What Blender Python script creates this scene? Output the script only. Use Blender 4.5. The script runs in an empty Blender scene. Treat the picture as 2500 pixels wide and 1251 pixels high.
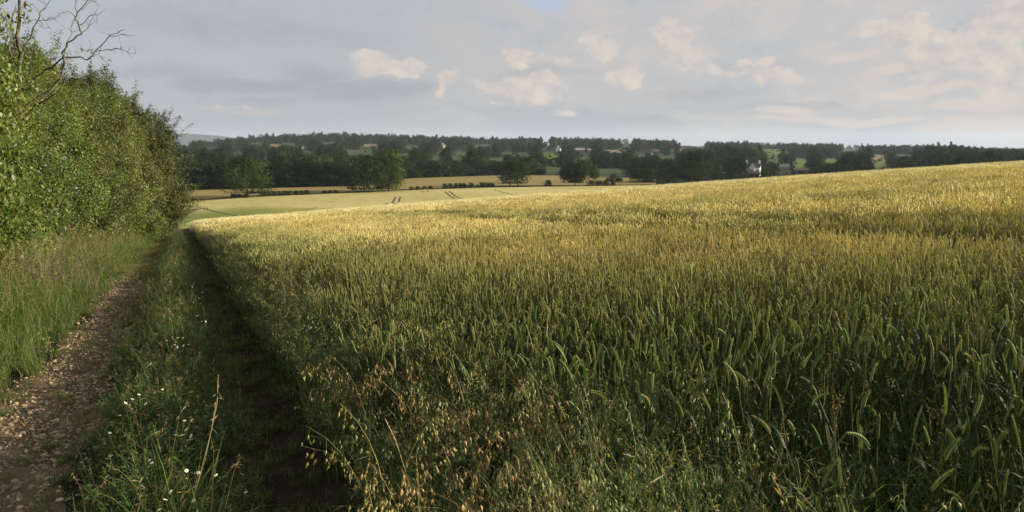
import bpy, math, random
import numpy as np
from mathutils import Vector

S = bpy.context.scene
COL = S.collection
rng = np.random.default_rng(7)
random.seed(7)
R = math.radians

# ------------------------------------------------------------------ camera model
EYE = 1.7
F = 1853.0; CX, CY = 1250.0, 625.5; HOR = 345.0
PITCH = math.atan((CY - HOR) / F)
def px_dir(x, y):
    a, b = (x - CX) / F, (CY - y) / F
    cp, sp = math.cos(PITCH), math.sin(PITCH)
    d = np.array([a, cp + b * sp, -sp + b * cp])
    return d / np.linalg.norm(d)
def P(x, y, r):                      # world point on the ray at horizontal distance r
    d = px_dir(x, y); k = r / math.hypot(d[0], d[1])
    return np.array([d[0] * k, d[1] * k, EYE + d[2] * k])
def to_px(p):
    cp, sp = math.cos(PITCH), math.sin(PITCH)
    X, Y, Z = p[0], p[1], p[2] - EYE
    fw = Y * cp - Z * sp; up = Y * sp + Z * cp
    return CX + F * X / fw, CY - F * up / fw

# ------------------------------------------------------------------ terrain
TA = R(23.6)
T = np.array([-math.sin(TA), math.cos(TA)]); N = np.array([math.cos(TA), math.sin(TA)])
def uv(u, v): return u * T[0] + v * N[0], u * T[1] + v * N[1]
def sst(a, b, x):
    t = np.clip((x - a) / (b - a), 0, 1); return t * t * (3 - 2 * t)
G, TH, KC = 0.09, R(-55), 1.16e-4
SKX = np.array([-3000, 300, 420, 500, 560, 640, 700, 760, 850, 1000, 1200, 1350, 1500, 1700, 2000, 2200, 2300, 2400, 2500, 5000.])
SKY = np.array([350, 350, 350, 346, 341, 332, 329, 328, 327, 332, 338, 338, 340, 347, 354, 358, 356, 364, 369, 372.])
SKP = np.arctan((SKX - CX) / F)
def wav(x, y, s, k=0):
    return (np.sin(x / s + 1.3 + k) * np.cos(y / s * 0.9 - 0.7 * k) + 0.6 * np.sin((x * 0.6 + y) / s * 1.9 + k) + 0.4 * np.cos((x - y * 0.7) / s * 3.1 + 2 * k)) / 2
def terrain(x, y):
    x = np.asarray(x, float); y = np.asarray(y, float)
    r = np.hypot(x, y); phi = np.arctan2(x, y)
    d = x * math.sin(TH) + y * math.cos(TH)
    v = x * N[0] + y * N[1]
    rc = np.minimum(r, 220)
    zn = -G * np.clip(d, -300, 220) - KC * rc * rc
    near = 1 - sst(48, 75, r)
    zn = zn + near * (0.5 * sst(-1.7, -3.5, v) - 0.07 * np.exp(-((v + 1.15) / .33) ** 2) - 0.12 * np.exp(-((v - .57) / .26) ** 2))
    zn = zn + 0.05 * wav(x, y, 3.1) * sst(2, 8, r)
    ysk = np.interp(phi, SKP, SKY)
    ridge = EYE + (HOR - ysk) / F * np.cos(np.clip(phi, -.8, .8)) * 1900 - 11.5
    s = np.interp(r, [0, 480, 700, 1100, 1500, 1900, 2000, 3200, 20000], [0, 0, .10, .34, .68, 1, 1, 1, 1])
    zf = -20.8 + (ridge + 20.8) * s
    zf = zf * (1 - sst(2000, 3600, r)) - 185 * sst(2000, 3600, r)
    zf = zf + 1.4 * wav(x, y, 90, 2) * sst(300, 700, r)
    hb = np.interp(phi, np.arctan((np.array([-200, 250, 350, 480, 540, 600, 660, 900]) - CX) / F), [60, 104, 112, 108, 92, 60, 30, 0])
    zf = zf + np.where(hb > 0, hb + 153 * np.minimum(hb / 60, 1), 0) * np.exp(-((r - 8600) / 900) ** 2)
    w = sst(95, 205, r)
    return zn * (1 - w) + zf * w
def tz(x, y): return float(terrain(x, y))
def at(xpx, r, dz=0.0):              # ground point below pixel column x at distance r
    ph = math.atan((xpx - CX) / F); x, y = r * math.sin(ph), r * math.cos(ph)
    return np.array([x, y, tz(x, y) + dz])
def hit(xp, yp, dz=0.0, r0=150):     # where the sight line meets the ground
    d = px_dir(xp, yp); h = math.hypot(d[0], d[1])
    rs = np.geomspace(r0, 4000, 4000)
    z = EYE + d[2] / h * rs; g = terrain(d[0] / h * rs, d[1] / h * rs) + dz
    i = np.argmax(z < g)
    r = rs[i] if z[i] < g[i] else 1500.
    return np.array([d[0] / h * r, d[1] / h * r, float(terrain(d[0] / h * r, d[1] / h * r)) + dz]), r

# ------------------------------------------------------------------ mesh helpers
class MB:
    def __init__(s): s.v = []; s.f = []; s.c = []; s.m = []
    def add(s, V, Fc, col=(1, 1, 1, 0), mat=0):
        b = len(s.v); s.v.extend([tuple(map(float, p)) for p in V]); s.f.extend([tuple(b + i for i in f) for f in Fc])
        if np.ndim(col) == 1: s.c.extend([tuple(col)] * len(V))
        else: s.c.extend([tuple(q) for q in col])
        s.m.extend([mat] * len(Fc)); return s
    def mesh(s, name, mats, smooth=False):
        me = bpy.data.meshes.new(name); me.from_pydata(s.v, [], s.f)
        a = me.color_attributes.new('tint', 'FLOAT_COLOR', 'POINT')
        a.data.foreach_set('color', np.array(s.c, np.float32).ravel())
        for m in mats: me.materials.append(m)
        if len(mats) > 1: me.polygons.foreach_set('material_index', np.array(s.m, np.int32))
        if smooth: me.polygons.foreach_set('use_smooth', np.ones(len(me.polygons), bool))
        me.update(); return me
    def box(s, x0, x1, y0, y1, z0, z1, col=(1, 1, 1, 0), mat=0):
        V = [(x, y, z) for z in (z0, z1) for y in (y0, y1) for x in (x0, x1)]
        return s.add(V, [(0, 2, 3, 1), (4, 5, 7, 6), (0, 1, 5, 4), (2, 6, 7, 3), (0, 4, 6, 2), (1, 3, 7, 5)], col, mat)
    def tube(s, pts, rad, n=5, col=(1, 1, 1, 0), mat=0, cap=True):
        pts = np.asarray(pts, float); k = len(pts)
        rad = np.broadcast_to(rad, (k,)); V = []; Fc = []
        up = np.array([.31, .17, .93])
        for i in range(k):
            t = pts[min(i + 1, k - 1)] - pts[max(i - 1, 0)]; t = t / (np.linalg.norm(t) + 1e-9)
            if abs(t @ up) > .95: up = np.array([.9, .3, .1])
            a = np.cross(t, up); a /= np.linalg.norm(a); b = np.cross(t, a)
            for j in range(n):
                q = 2 * math.pi * j / n; V.append(pts[i] + rad[i] * (math.cos(q) * a + math.sin(q) * b))
        for i in range(k - 1):
            for j in range(n):
                Fc.append((i * n + j, i * n + (j + 1) % n, (i + 1) * n + (j + 1) % n, (i + 1) * n + j))
        if cap: Fc.append(tuple(range((k - 1) * n, k * n))); Fc.append(tuple(range(n - 1, -1, -1)))
        return s.add(V, Fc, col, mat)
    def ribbon(s, pts, w, side, col=(1, 1, 1, 0), mat=0):
        pts = np.asarray(pts, float); k = len(pts); side = np.asarray(side, float); V = []
        w = np.broadcast_to(w, (k,))
        for i in range(k): V += [pts[i] - side * w[i] / 2, pts[i] + side * w[i] / 2]
        return s.add(V, [(2 * i, 2 * i + 1, 2 * i + 3, 2 * i + 2) for i in range(k - 1)], col, mat)

def quads_mesh(name, V, cols, mats):           # V: (n,4,3), cols: (n,4) per quad
    n = len(V); me = bpy.data.meshes.new(name)
    me.vertices.add(4 * n); me.vertices.foreach_set('co', np.ascontiguousarray(V, np.float32).ravel())
    me.loops.add(4 * n); me.loops.foreach_set('vertex_index', np.arange(4 * n, dtype=np.int32))
    me.polygons.add(n); me.polygons.foreach_set('loop_start', np.arange(0, 4 * n, 4, dtype=np.int32))
    a = me.color_attributes.new('tint', 'FLOAT_COLOR', 'POINT')
    a.data.foreach_set('color', np.repeat(np.asarray(cols, np.float32), 4, axis=0).ravel())
    for m in mats: me.materials.append(m)
    me.update(calc_edges=True); me.validate(); return me
def unit(a): return a / (np.linalg.norm(a, axis=-1, keepdims=True) + 1e-9)
def leaf_quads(C, Nn, L, W, g):                # rhombic leaves at C, facing about Nn
    n = len(C); Nn = unit(Nn); t = unit(np.cross(Nn, g.normal(size=(n, 3)))); b = np.cross(Nn, t)
    L = np.broadcast_to(L, (n,))[:, None]; W = np.broadcast_to(W, (n,))[:, None]
    fold = Nn * L * .12
    return np.stack([C - t * L / 2, C + b * W / 2 + fold, C + t * L / 2, C - b * W / 2 + fold], 1)

def link(name, me, parent=None, loc=None, kind=None, label=None, cat=None, group=None):
    o = bpy.data.objects.new(name, me); COL.objects.link(o)
    if parent is not None: o.parent = parent
    if loc is not None: o.location = loc
    tag(o, label, cat, group, kind); return o
def tag(o, label=None, cat=None, group=None, kind=None):
    if label: o['label'] = label
    if cat: o['category'] = cat
    if group: o['group'] = group
    if kind: o['kind'] = kind
    return o
def copy_tree(o, parent=None):
    c = o.copy(); COL.objects.link(c); c.parent = parent
    for ch in list(o.children): copy_tree(ch, c)
    return c

# ------------------------------------------------------------------ materials
def nodes(name):
    m = bpy.data.materials.new(name); m.use_nodes = True
    nt = m.node_tree; nt.nodes.clear(); return m, nt, nt.nodes, nt.links
def plant_mat(name, ripe=(.5, .36, .13), trans=.3, rough=.55, spec=.25, var=.35, instancer=False, noise=0.0):
    m, nt, n, l = nodes(name)
    out = n.new('ShaderNodeOutputMaterial'); at_ = n.new('ShaderNodeAttribute'); at_.attribute_name = 'tint'
    base = at_.outputs['Color']
    if instancer:
        ri = n.new('ShaderNodeAttribute'); ri.attribute_type = 'INSTANCER'; ri.attribute_name = 'ripe'
        mu = n.new('ShaderNodeMath'); mu.operation = 'MULTIPLY'; mu.use_clamp = True
        l.new(ri.outputs['Fac'], mu.inputs[0]); l.new(at_.outputs['Alpha'], mu.inputs[1])
        mx = n.new('ShaderNodeMix'); mx.data_type = 'RGBA'
        l.new(mu.outputs[0], mx.inputs['Factor']); l.new(base, mx.inputs['A']); mx.inputs['B'].default_value = (*ripe, 1)
        sb = n.new('ShaderNodeMath'); sb.operation = 'SUBTRACT'; sb.use_clamp = True; l.new(ri.outputs['Fac'], sb.inputs[0]); sb.inputs[1].default_value = 1
        m3 = n.new('ShaderNodeMix'); m3.data_type = 'RGBA'; l.new(sb.outputs[0], m3.inputs['Factor']); l.new(mx.outputs['Result'], m3.inputs['A']); m3.inputs['B'].default_value = (.68, .62, .42, 1)
        base = m3.outputs['Result']
    oi = n.new('ShaderNodeObjectInfo'); mr = n.new('ShaderNodeMapRange')
    mr.inputs['To Min'].default_value = 1 - var / 2; mr.inputs['To Max'].default_value = 1 + var / 2
    l.new(oi.outputs['Random'], mr.inputs['Value'])
    fac = mr.outputs['Result']
    if noise:
        g = n.new('ShaderNodeNewGeometry'); tx = n.new('ShaderNodeTexNoise'); tx.inputs['Scale'].default_value = noise; tx.inputs['Detail'].default_value = 2
        l.new(g.outputs['Position'], tx.inputs['Vector'])
        m2 = n.new('ShaderNodeMapRange'); m2.inputs['From Min'].default_value = .3; m2.inputs['From Max'].default_value = .7
        m2.inputs['To Min'].default_value = .7; m2.inputs['To Max'].default_value = 1.3
        l.new(tx.outputs['Fac'], m2.inputs['Value'])
        mm = n.new('ShaderNodeMath'); mm.operation = 'MULTIPLY'; l.new(fac, mm.inputs[0]); l.new(m2.outputs['Result'], mm.inputs[1]); fac = mm.outputs[0]
    vm = n.new('ShaderNodeVectorMath'); vm.operation = 'SCALE'; l.new(base, vm.inputs[0]); l.new(fac, vm.inputs['Scale'])
    pr = n.new('ShaderNodeBsdfPrincipled'); pr.inputs['Roughness'].default_value = rough; pr.inputs['Specular IOR Level'].default_value = spec
    l.new(vm.outputs[0], pr.inputs['Base Color'])
    if trans > 0:
        tr = n.new('ShaderNodeBsdfTranslucent'); ms = n.new('ShaderNodeMixShader'); ms.inputs[0].default_value = trans
        v2 = n.new('ShaderNodeVectorMath'); v2.operation = 'MULTIPLY'; v2.inputs[1].default_value = (1.15, 1.25, .6)
        l.new(vm.outputs[0], v2.inputs[0]); l.new(v2.outputs[0], tr.inputs['Color'])
        l.new(pr.outputs[0], ms.inputs[1]); l.new(tr.outputs[0], ms.inputs[2]); l.new(ms.outputs[0], out.inputs['Surface'])
    else: l.new(pr.outputs[0], out.inputs['Surface'])
    return m
def noise_mat(name, stops, scale=1.0, detail=6, rough=.9, bump=0.0, bscale=None, spec=.2, coords='Position', stretch=None, dist=0.0, scale2=None, patch=None):
    m, nt, n, l = nodes(name)
    out = n.new('ShaderNodeOutputMaterial'); pr = n.new('ShaderNodeBsdfPrincipled'); l.new(pr.outputs[0], out.inputs['Surface'])
    pr.inputs['Roughness'].default_value = rough; pr.inputs['Specular IOR Level'].default_value = spec
    if coords == 'Position': src = n.new('ShaderNodeNewGeometry').outputs['Position']
    else: src = n.new('ShaderNodeTexCoord').outputs['Object']
    mp = n.new('ShaderNodeMapping'); l.new(src, mp.inputs['Vector'])
    if stretch: mp.inputs['Scale'].default_value = stretch
    tx = n.new('ShaderNodeTexNoise'); tx.inputs['Scale'].default_value = scale; tx.inputs['Detail'].default_value = detail; tx.inputs['Distortion'].default_value = dist
    l.new(mp.outputs[0], tx.inputs['Vector']); fac = tx.outputs['Fac']
    if scale2:
        t2 = n.new('ShaderNodeTexNoise'); t2.inputs['Scale'].default_value = scale2; t2.inputs['Detail'].default_value = 3
        l.new(mp.outputs[0], t2.inputs['Vector'])
        mx = n.new('ShaderNodeMath'); mx.operation = 'MULTIPLY_ADD'; mx.inputs[1].default_value = .5
        hf = n.new('ShaderNodeMath'); hf.operation = 'MULTIPLY'; hf.inputs[1].default_value = .5
        l.new(t2.outputs['Fac'], hf.inputs[0]); l.new(fac, mx.inputs[0]); l.new(hf.outputs[0], mx.inputs[2]); fac = mx.outputs[0]
    cr = n.new('ShaderNodeValToRGB'); l.new(fac, cr.inputs[0])
    el = cr.color_ramp.elements
    while len(el) < len(stops): el.new(.5)
    for e, (p, c) in zip(el, stops): e.position = p; e.color = (*c, 1)
    colr = cr.outputs[0]
    for (ax, ay, ra, pc) in (patch or []):
        vd = n.new('ShaderNodeVectorMath'); vd.operation = 'SUBTRACT'; l.new(src, vd.inputs[0]); vd.inputs[1].default_value = (ax, ay, 0)
        sx = n.new('ShaderNodeSeparateXYZ'); l.new(vd.outputs[0], sx.inputs[0]); cb = n.new('ShaderNodeCombineXYZ'); l.new(sx.outputs[0], cb.inputs[0]); l.new(sx.outputs[1], cb.inputs[1])
        le = n.new('ShaderNodeVectorMath'); le.operation = 'LENGTH'; l.new(cb.outputs[0], le.inputs[0])
        ad = n.new('ShaderNodeMath'); ad.operation = 'MULTIPLY_ADD'; l.new(tx.outputs['Fac'], ad.inputs[0]); ad.inputs[1].default_value = ra * .9; l.new(le.outputs['Value'], ad.inputs[2])
        mp2 = n.new('ShaderNodeMapRange'); mp2.interpolation_type = 'SMOOTHSTEP'; mp2.inputs['From Min'].default_value = ra * 1.55; mp2.inputs['From Max'].default_value = ra * .75; l.new(ad.outputs[0], mp2.inputs['Value'])
        mx2 = n.new('ShaderNodeMix'); mx2.data_type = 'RGBA'; l.new(mp2.outputs['Result'], mx2.inputs['Factor']); l.new(colr, mx2.inputs['A']); mx2.inputs['B'].default_value = (*pc, 1); colr = mx2.outputs['Result']
    l.new(colr, pr.inputs['Base Color'])
    if bump:
        t3 = n.new('ShaderNodeTexNoise'); t3.inputs['Scale'].default_value = bscale or scale * 3; t3.inputs['Detail'].default_value = 5
        l.new(mp.outputs[0], t3.inputs['Vector'])
        b = n.new('ShaderNodeBump'); b.inputs['Strength'].default_value = 1; b.inputs['Distance'].default_value = bump
        l.new(t3.outputs['Fac'], b.inputs['Height']); l.new(b.outputs[0], pr.inputs['Normal'])
    return m

M_WHEAT = plant_mat('wheat', ripe=(.64, .54, .245), trans=.34, var=.4, instancer=True)
M_GRASS = plant_mat('grass', ripe=(.27, .20, .085), trans=.32, var=.45, instancer=True)
M_LEAF = plant_mat('hedge_leaf', trans=.4, var=.2, rough=.45, spec=.35, noise=.9)
M_CROWN = plant_mat('crown_leaf', trans=.12, var=.5, spec=.0, noise=.12)
M_TWIG = noise_mat('twig_bark', [(.3, (.10, .075, .05)), (.7, (.26, .21, .15))], 9, 5, .9, .01, 40)
M_DEAD = noise_mat('dead_wood', [(.3, (.045, .036, .026)), (.55, (.13, .11, .08)), (.75, (.22, .19, .145))], 6, 6, .9, .012, 30, coords='Object', stretch=(2, 2, .5))
M_TRUNK = noise_mat('tree_bark', [(.3, (.04, .035, .028)), (.7, (.12, .10, .08))], 2.5, 5, .95, .05, 8)
M_SOIL = noise_mat('soil', [(.3, (.025, .018, .013)), (.6, (.055, .04, .028)), (.8, (.08, .06, .042))], 2.5, 8, .95, .03, 18)
M_RUT = noise_mat('shaded_rut_earth', [(.3, (.02, .016, .010)), (.6, (.04, .031, .02)), (.8, (.065, .052, .033))], 4, 8, .95, .03, 25, spec=.0)  # dark soil, darkened further to paint in the shade of the margin
M_TRACK = noise_mat('track_earth', [(.3, (.085, .062, .038)), (.55, (.15, .11, .07)), (.75, (.21, .16, .105))], 5, 8, .95, .02, 40, spec=.0)
M_STONE = plant_mat('stone', trans=0, rough=.85, spec=.25, var=.8)
# ------------------------------------------------------------------ the ground sheet
def ground():
    ph = np.unique(np.concatenate([np.linspace(-180, -50, 44), np.linspace(-50, -42, 9), np.linspace(-42, 42, 337), np.linspace(42, 50, 9), np.linspace(50, 180, 44)]))[:-1]
    ph = np.radians(ph)
    rs = np.concatenate([[0.0001], np.geomspace(.4, 100, 170), np.geomspace(104, 2300, 120), np.geomspace(2400, 13000, 30)])
    A, B = np.meshgrid(ph, rs)
    X, Y = B * np.sin(A), B * np.cos(A); Z = terrain(X, Y)
    k, n = B.shape
    V = np.stack([X, Y, Z], -1).reshape(-1, 3)
    i = np.arange(k - 1)[:, None]; j = np.arange(n)[None, :]
    q = np.stack([i * n + j, i * n + (j + 1) % n, (i + 1) * n + (j + 1) % n, (i + 1) * n + j], -1).reshape(-1, 4)[:, ::-1]
    me = bpy.data.meshes.new('ground'); me.vertices.add(len(V)); me.vertices.foreach_set('co', V.astype(np.float32).ravel())
    me.loops.add(q.size); me.loops.foreach_set('vertex_index', q.astype(np.int32).ravel())
    me.polygons.add(len(q)); me.polygons.foreach_set('loop_start', np.arange(0, q.size, 4, dtype=np.int32))
    me.polygons.foreach_set('use_smooth', np.ones(len(q), bool))
    me.update(calc_edges=True); me.validate()
    # soil near by, rough pasture in the valley: mixed by distance from the field
    m, nt, nn, l = nodes('ground')
    out = nn.new('ShaderNodeOutputMaterial'); pr = nn.new('ShaderNodeBsdfPrincipled'); l.new(pr.outputs[0], out.inputs['Surface'])
    pr.inputs['Roughness'].default_value = .95; pr.inputs['Specular IOR Level'].default_value = .1
    g = nn.new('ShaderNodeNewGeometry')
    ln = nn.new('ShaderNodeVectorMath'); ln.operation = 'LENGTH'; l.new(g.outputs['Position'], ln.inputs[0])
    mr = nn.new('ShaderNodeMapRange'); mr.inputs['From Min'].default_value = 110; mr.inputs['From Max'].default_value = 170; l.new(ln.outputs['Value'], mr.inputs['Value'])
    def ramp(scale, st):
        t = nn.new('ShaderNodeTexNoise'); t.inputs['Scale'].default_value = scale; t.inputs['Detail'].default_value = 8; l.new(g.outputs['Position'], t.inputs['Vector'])
        c = nn.new('ShaderNodeValToRGB'); l.new(t.outputs['Fac'], c.inputs[0])
        for e, (p, cc) in zip(c.color_ramp.elements, st): e.position = p; e.color = (*cc, 1)
        return c.outputs[0]
    a = ramp(2.2, [(.3, (.014, .011, .008)), (.75, (.04, .03, .02))])
    b = ramp(.02, [(.35, (.018, .028, .010)), (.7, (.034, .047, .015))])
    mx = nn.new('ShaderNodeMix'); mx.data_type = 'RGBA'; l.new(mr.outputs[0], mx.inputs['Factor']); l.new(a, mx.inputs['A']); l.new(b, mx.inputs['B'])
    l.new(mx.outputs['Result'], pr.inputs['Base Color'])
    me.materials.append(m)
    link('ground', me, kind='structure')
ground()
def sheet(name, pts, mat, kind='structure', **kw):   # pts: (k,n,3) grid draped on the ground
    k, n, _ = pts.shape
    me = bpy.data.meshes.new(name)
    fs = [(i * n + j, i * n + j + 1, (i + 1) * n + j + 1, (i + 1) * n + j) for i in range(k - 1) for j in range(n - 1)]
    me.from_pydata([tuple(p) for p in pts.reshape(-1, 3)], [], fs); me.materials.append(mat)
    me.polygons.foreach_set('use_smooth', np.ones(len(fs), bool)); me.update()
    if me.polygons[0].normal.z < 0: me.flip_normals()
    return link(name, me, kind=kind, **kw)
def track_strip(name, v0, v1, u0, u1, mat, dz, crown):
    us = np.arange(u0, u1, .16); vs = np.linspace(0, 1, 14)
    U, Q = np.meshgrid(us, vs, indexing='ij')
    V = v0 + (v1 - v0) * Q + .10 * (2 * Q - 1) * np.sin(U * 1.7 + 2 * Q) + .05 * np.sin(U * .6)
    X, Y = uv(U, V); Z = terrain(X, Y) + dz + crown * np.sin(U * 3.1 + V * 9) * .5 + crown * rng.normal(size=U.shape) * .25 - .03 * (np.abs(2 * Q - 1) > .95)
    sheet(name, np.stack([X, Y, Z], -1), mat)
track_strip('gravel_track', -1.62, -.66, -3, 62, M_TRACK, .018, .02)
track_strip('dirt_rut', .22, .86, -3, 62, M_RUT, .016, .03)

# ------------------------------------------------------------------ scattering (stuff)
def proto_coll(name, meshes):
    c = bpy.data.collections.new(name)
    for i, me in enumerate(meshes):
        c.objects.link(bpy.data.objects.new('%s_%02d' % (name, i), me))
    return c
def scatter(name, colls, pos, rotz, tilt, scl, lod, idx, ripe, **kw):
    n = len(pos)
    me = bpy.data.meshes.new(name); me.vertices.add(n); me.vertices.foreach_set('co', np.asarray(pos, np.float32).ravel())
    def attr(nm, ty, data, key='value'):
        a = me.attributes.new(nm, ty, 'POINT'); a.data.foreach_set(key, np.ascontiguousarray(data).ravel())
    attr('rot', 'FLOAT_VECTOR', np.stack([tilt[:, 0], tilt[:, 1], rotz], 1).astype(np.float32), 'vector')
    attr('scl', 'FLOAT_VECTOR', np.asarray(scl, np.float32), 'vector')
    attr('lod', 'INT', np.asarray(lod, np.int32)); attr('idx', 'INT', np.asarray(idx, np.int32)); attr('ripe', 'FLOAT', np.asarray(ripe, np.float32))
    o = link(name, me, **kw)
    ng = bpy.data.node_groups.new(name + '_scatter', 'GeometryNodeTree')
    ng.interface.new_socket('Geometry', in_out='INPUT', socket_type='NodeSocketGeometry')
    ng.interface.new_socket('Geometry', in_out='OUTPUT', socket_type='NodeSocketGeometry')
    nn, l = ng.nodes, ng.links
    gi, go = nn.new('NodeGroupInput'), nn.new('NodeGroupOutput'); jn = nn.new('GeometryNodeJoinGeometry')
    def na(nm, ty):
        a = nn.new('GeometryNodeInputNamedAttribute'); a.data_type = ty; a.inputs['Name'].default_value = nm; return a.outputs['Attribute']
    for k, c in enumerate(colls):
        ci = nn.new('GeometryNodeCollectionInfo'); ci.inputs['Collection'].default_value = c
        ci.inputs['Separate Children'].default_value = True; ci.inputs['Reset Children'].default_value = True
        ip = nn.new('GeometryNodeInstanceOnPoints'); ip.inputs['Pick Instance'].default_value = True
        cm = nn.new('FunctionNodeCompare'); cm.data_type = 'INT'; cm.operation = 'EQUAL'
        ins = [s for s in cm.inputs if s.type == 'INT']; l.new(na('lod', 'INT'), ins[0]); ins[1].default_value = k
        l.new(gi.outputs[0], ip.inputs['Points']); l.new(cm.outputs[0], ip.inputs['Selection']); l.new(ci.outputs[0], ip.inputs['Instance'])
        l.new(na('idx', 'INT'), ip.inputs['Instance Index'])
        er = nn.new('FunctionNodeEulerToRotation'); l.new(na('rot', 'FLOAT_VECTOR'), er.inputs[0]); l.new(er.outputs[0], ip.inputs['Rotation'])
        l.new(na('scl', 'FLOAT_VECTOR'), ip.inputs['Scale']); l.new(ip.outputs[0], jn.inputs[0])
    l.new(jn.outputs[0], go.inputs[0])
    md = o.modifiers.new('scatter', 'NODES'); md.node_group = ng
    return o
def jc(c, g, s=.2, hue=.12):          # jittered colour
    k = 1 + g.normal() * s * .6
    return tuple(max(.004, c[i] * k * (1 + g.normal() * hue * .5)) for i in range(3))

# ---- wheat prototypes
EARG, STEMG, LEAFG = (.235, .275, .09), (.075, .10, .026), (.024, .045, .011)  # leaf green set low to deepen the shade below the ears
def wheat_stalk(mb, g, x, y, h, lod, sideways=1.0, em=None, lm=None, nl=None, nod=None):
    em = em or mb; lm = lm or mb
    a = g.uniform(0, 6.283); lean = abs(g.normal()) * .11
    d = np.array([math.cos(a), math.sin(a), 0])
    nod = min(abs(g.normal()) * .34 * sideways, 1.9) if nod is None else nod
    el = g.uniform(.062, .1)
    p = [np.array([x, y, 0.]), np.array([x, y, 0]) + d * lean * h * .35 + np.array([0, 0, h * .55]), np.array([x, y, 0]) + d * lean * h + np.array([0, 0, h])]
    ec = (*jc(EARG, g, .3), g.uniform(.7, 1.2)); sc = (*jc(STEMG, g), g.uniform(.3, .8))
    if lod == 0: mb.tube(p, [.0022, .0018, .0013], 3, sc, cap=False)
    else: mb.ribbon(p, .004 if lod == 1 else .007, np.array([-d[1], d[0], 0]), sc)
    g0 = g.uniform(.82, 1.15)
    # ear axis
    t0 = unit(p[2] - p[1]); ax = []; q = p[2].copy(); ang = math.atan2(np.linalg.norm(t0[:2]), t0[2])
    ns = 11 if lod == 0 else (4 if lod == 1 else 3)
    for i in range(ns + 1):
        ax.append(q.copy()); ang += nod / ns
        q = q + (d * math.sin(ang) + np.array([0, 0, math.cos(ang)])) * el / ns
    ax = np.array(ax); sd = np.array([-d[1], d[0], 0]); tw = g.uniform(0, 3.14)
    if lod == 0:
        em.tube(ax, .0022, 3, ec, cap=False)
        for i in range(ns):
            tt = unit(ax[i + 1] - ax[i]); nn_ = np.cross(tt, sd)
            s1 = sd * math.cos(tw) + nn_ * math.sin(tw); s2 = np.cross(tt, s1)
            w = .0049 * g0 * (1 - .45 * abs(i / ns - .35))
            for s in (-1, 1):
                b0 = ax[i] + (tt * el / ns * .5 if s > 0 else 0)
                c = b0 + s1 * s * w * .75 + tt * .006
                tip = b0 + s1 * s * w * 1.5 + tt * .0145
                cc = (*jc(ec[:3], g, .18), ec[3])
                V = [b0, c + s1 * s * w * .6, c + s2 * w * .95, c - s1 * s * w * .45, c - s2 * w * .95, tip]
                em.add(V, [(0, 1, 2), (0, 2, 3), (0, 3, 4), (0, 4, 1), (5, 2, 1), (5, 3, 2), (5, 4, 3), (5, 1, 4)], cc)
        em.ribbon([ax[-1], ax[-1] + unit(ax[-1] - ax[-2]) * .014], [.004, .0005], sd, ec)
    elif lod == 1:
        mb.tube(ax, [.004, .0072, .0058, .007, .002], 4, ec, cap=False)
    else:
        mb.tube(ax, [.005, .010, .008, .003], 3, ec, cap=False)
    for k in range(nl if nl is not None else (g.integers(1, 3) if lod == 0 else 1)):
        if lod == 2 and g.random() < .5: continue
        b = g.uniform(0, 6.283); e = np.array([math.cos(b), math.sin(b), 0]); z0 = h * g.uniform(.45, .82); L = g.uniform(.14, .24)
        pp = []; an = g.uniform(.2, .6); bend = g.uniform(.9, 2.2); q = np.array([x, y, z0]) + d * lean * z0
        m = 4 if lod == 0 else 2
        for i in range(m + 1):
            pp.append(q.copy()); q = q + (e * math.sin(an) + np.array([0, 0, math.cos(an)])) * L / m; an += bend / m
        ww = np.array([.008, .012, .010, .006, .001]) if m == 4 else np.array([.010, .010, .002])
        tw2 = g.uniform(-.5, .5)
        lm.ribbon(pp, ww * (1 if lod < 2 else 1.6), np.array([-e[1], e[0], tw2]), (*jc(LEAFG, g, .3), g.uniform(.0, .35)))
def wheat_clump(seed, rad, count, lod):
    g = np.random.default_rng(seed); mb = MB()
    for i in range(count):
        x, y = g.uniform(-rad, rad, 2)
        wheat_stalk(mb, g, x, y, g.normal(.72, .045), lod)
    return mb.mesh('wheat_clump', [M_WHEAT])
W0 = proto_coll('wheat_near', [wheat_clump(100 + i, .15, 15, 0) for i in range(12)])
W1 = proto_coll('wheat_mid', [wheat_clump(200 + i, .24, 62, 1) for i in range(10)])
W2 = proto_coll('wheat_far', [wheat_clump(300 + i, .55, 120, 2) for i in range(8)])
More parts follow.
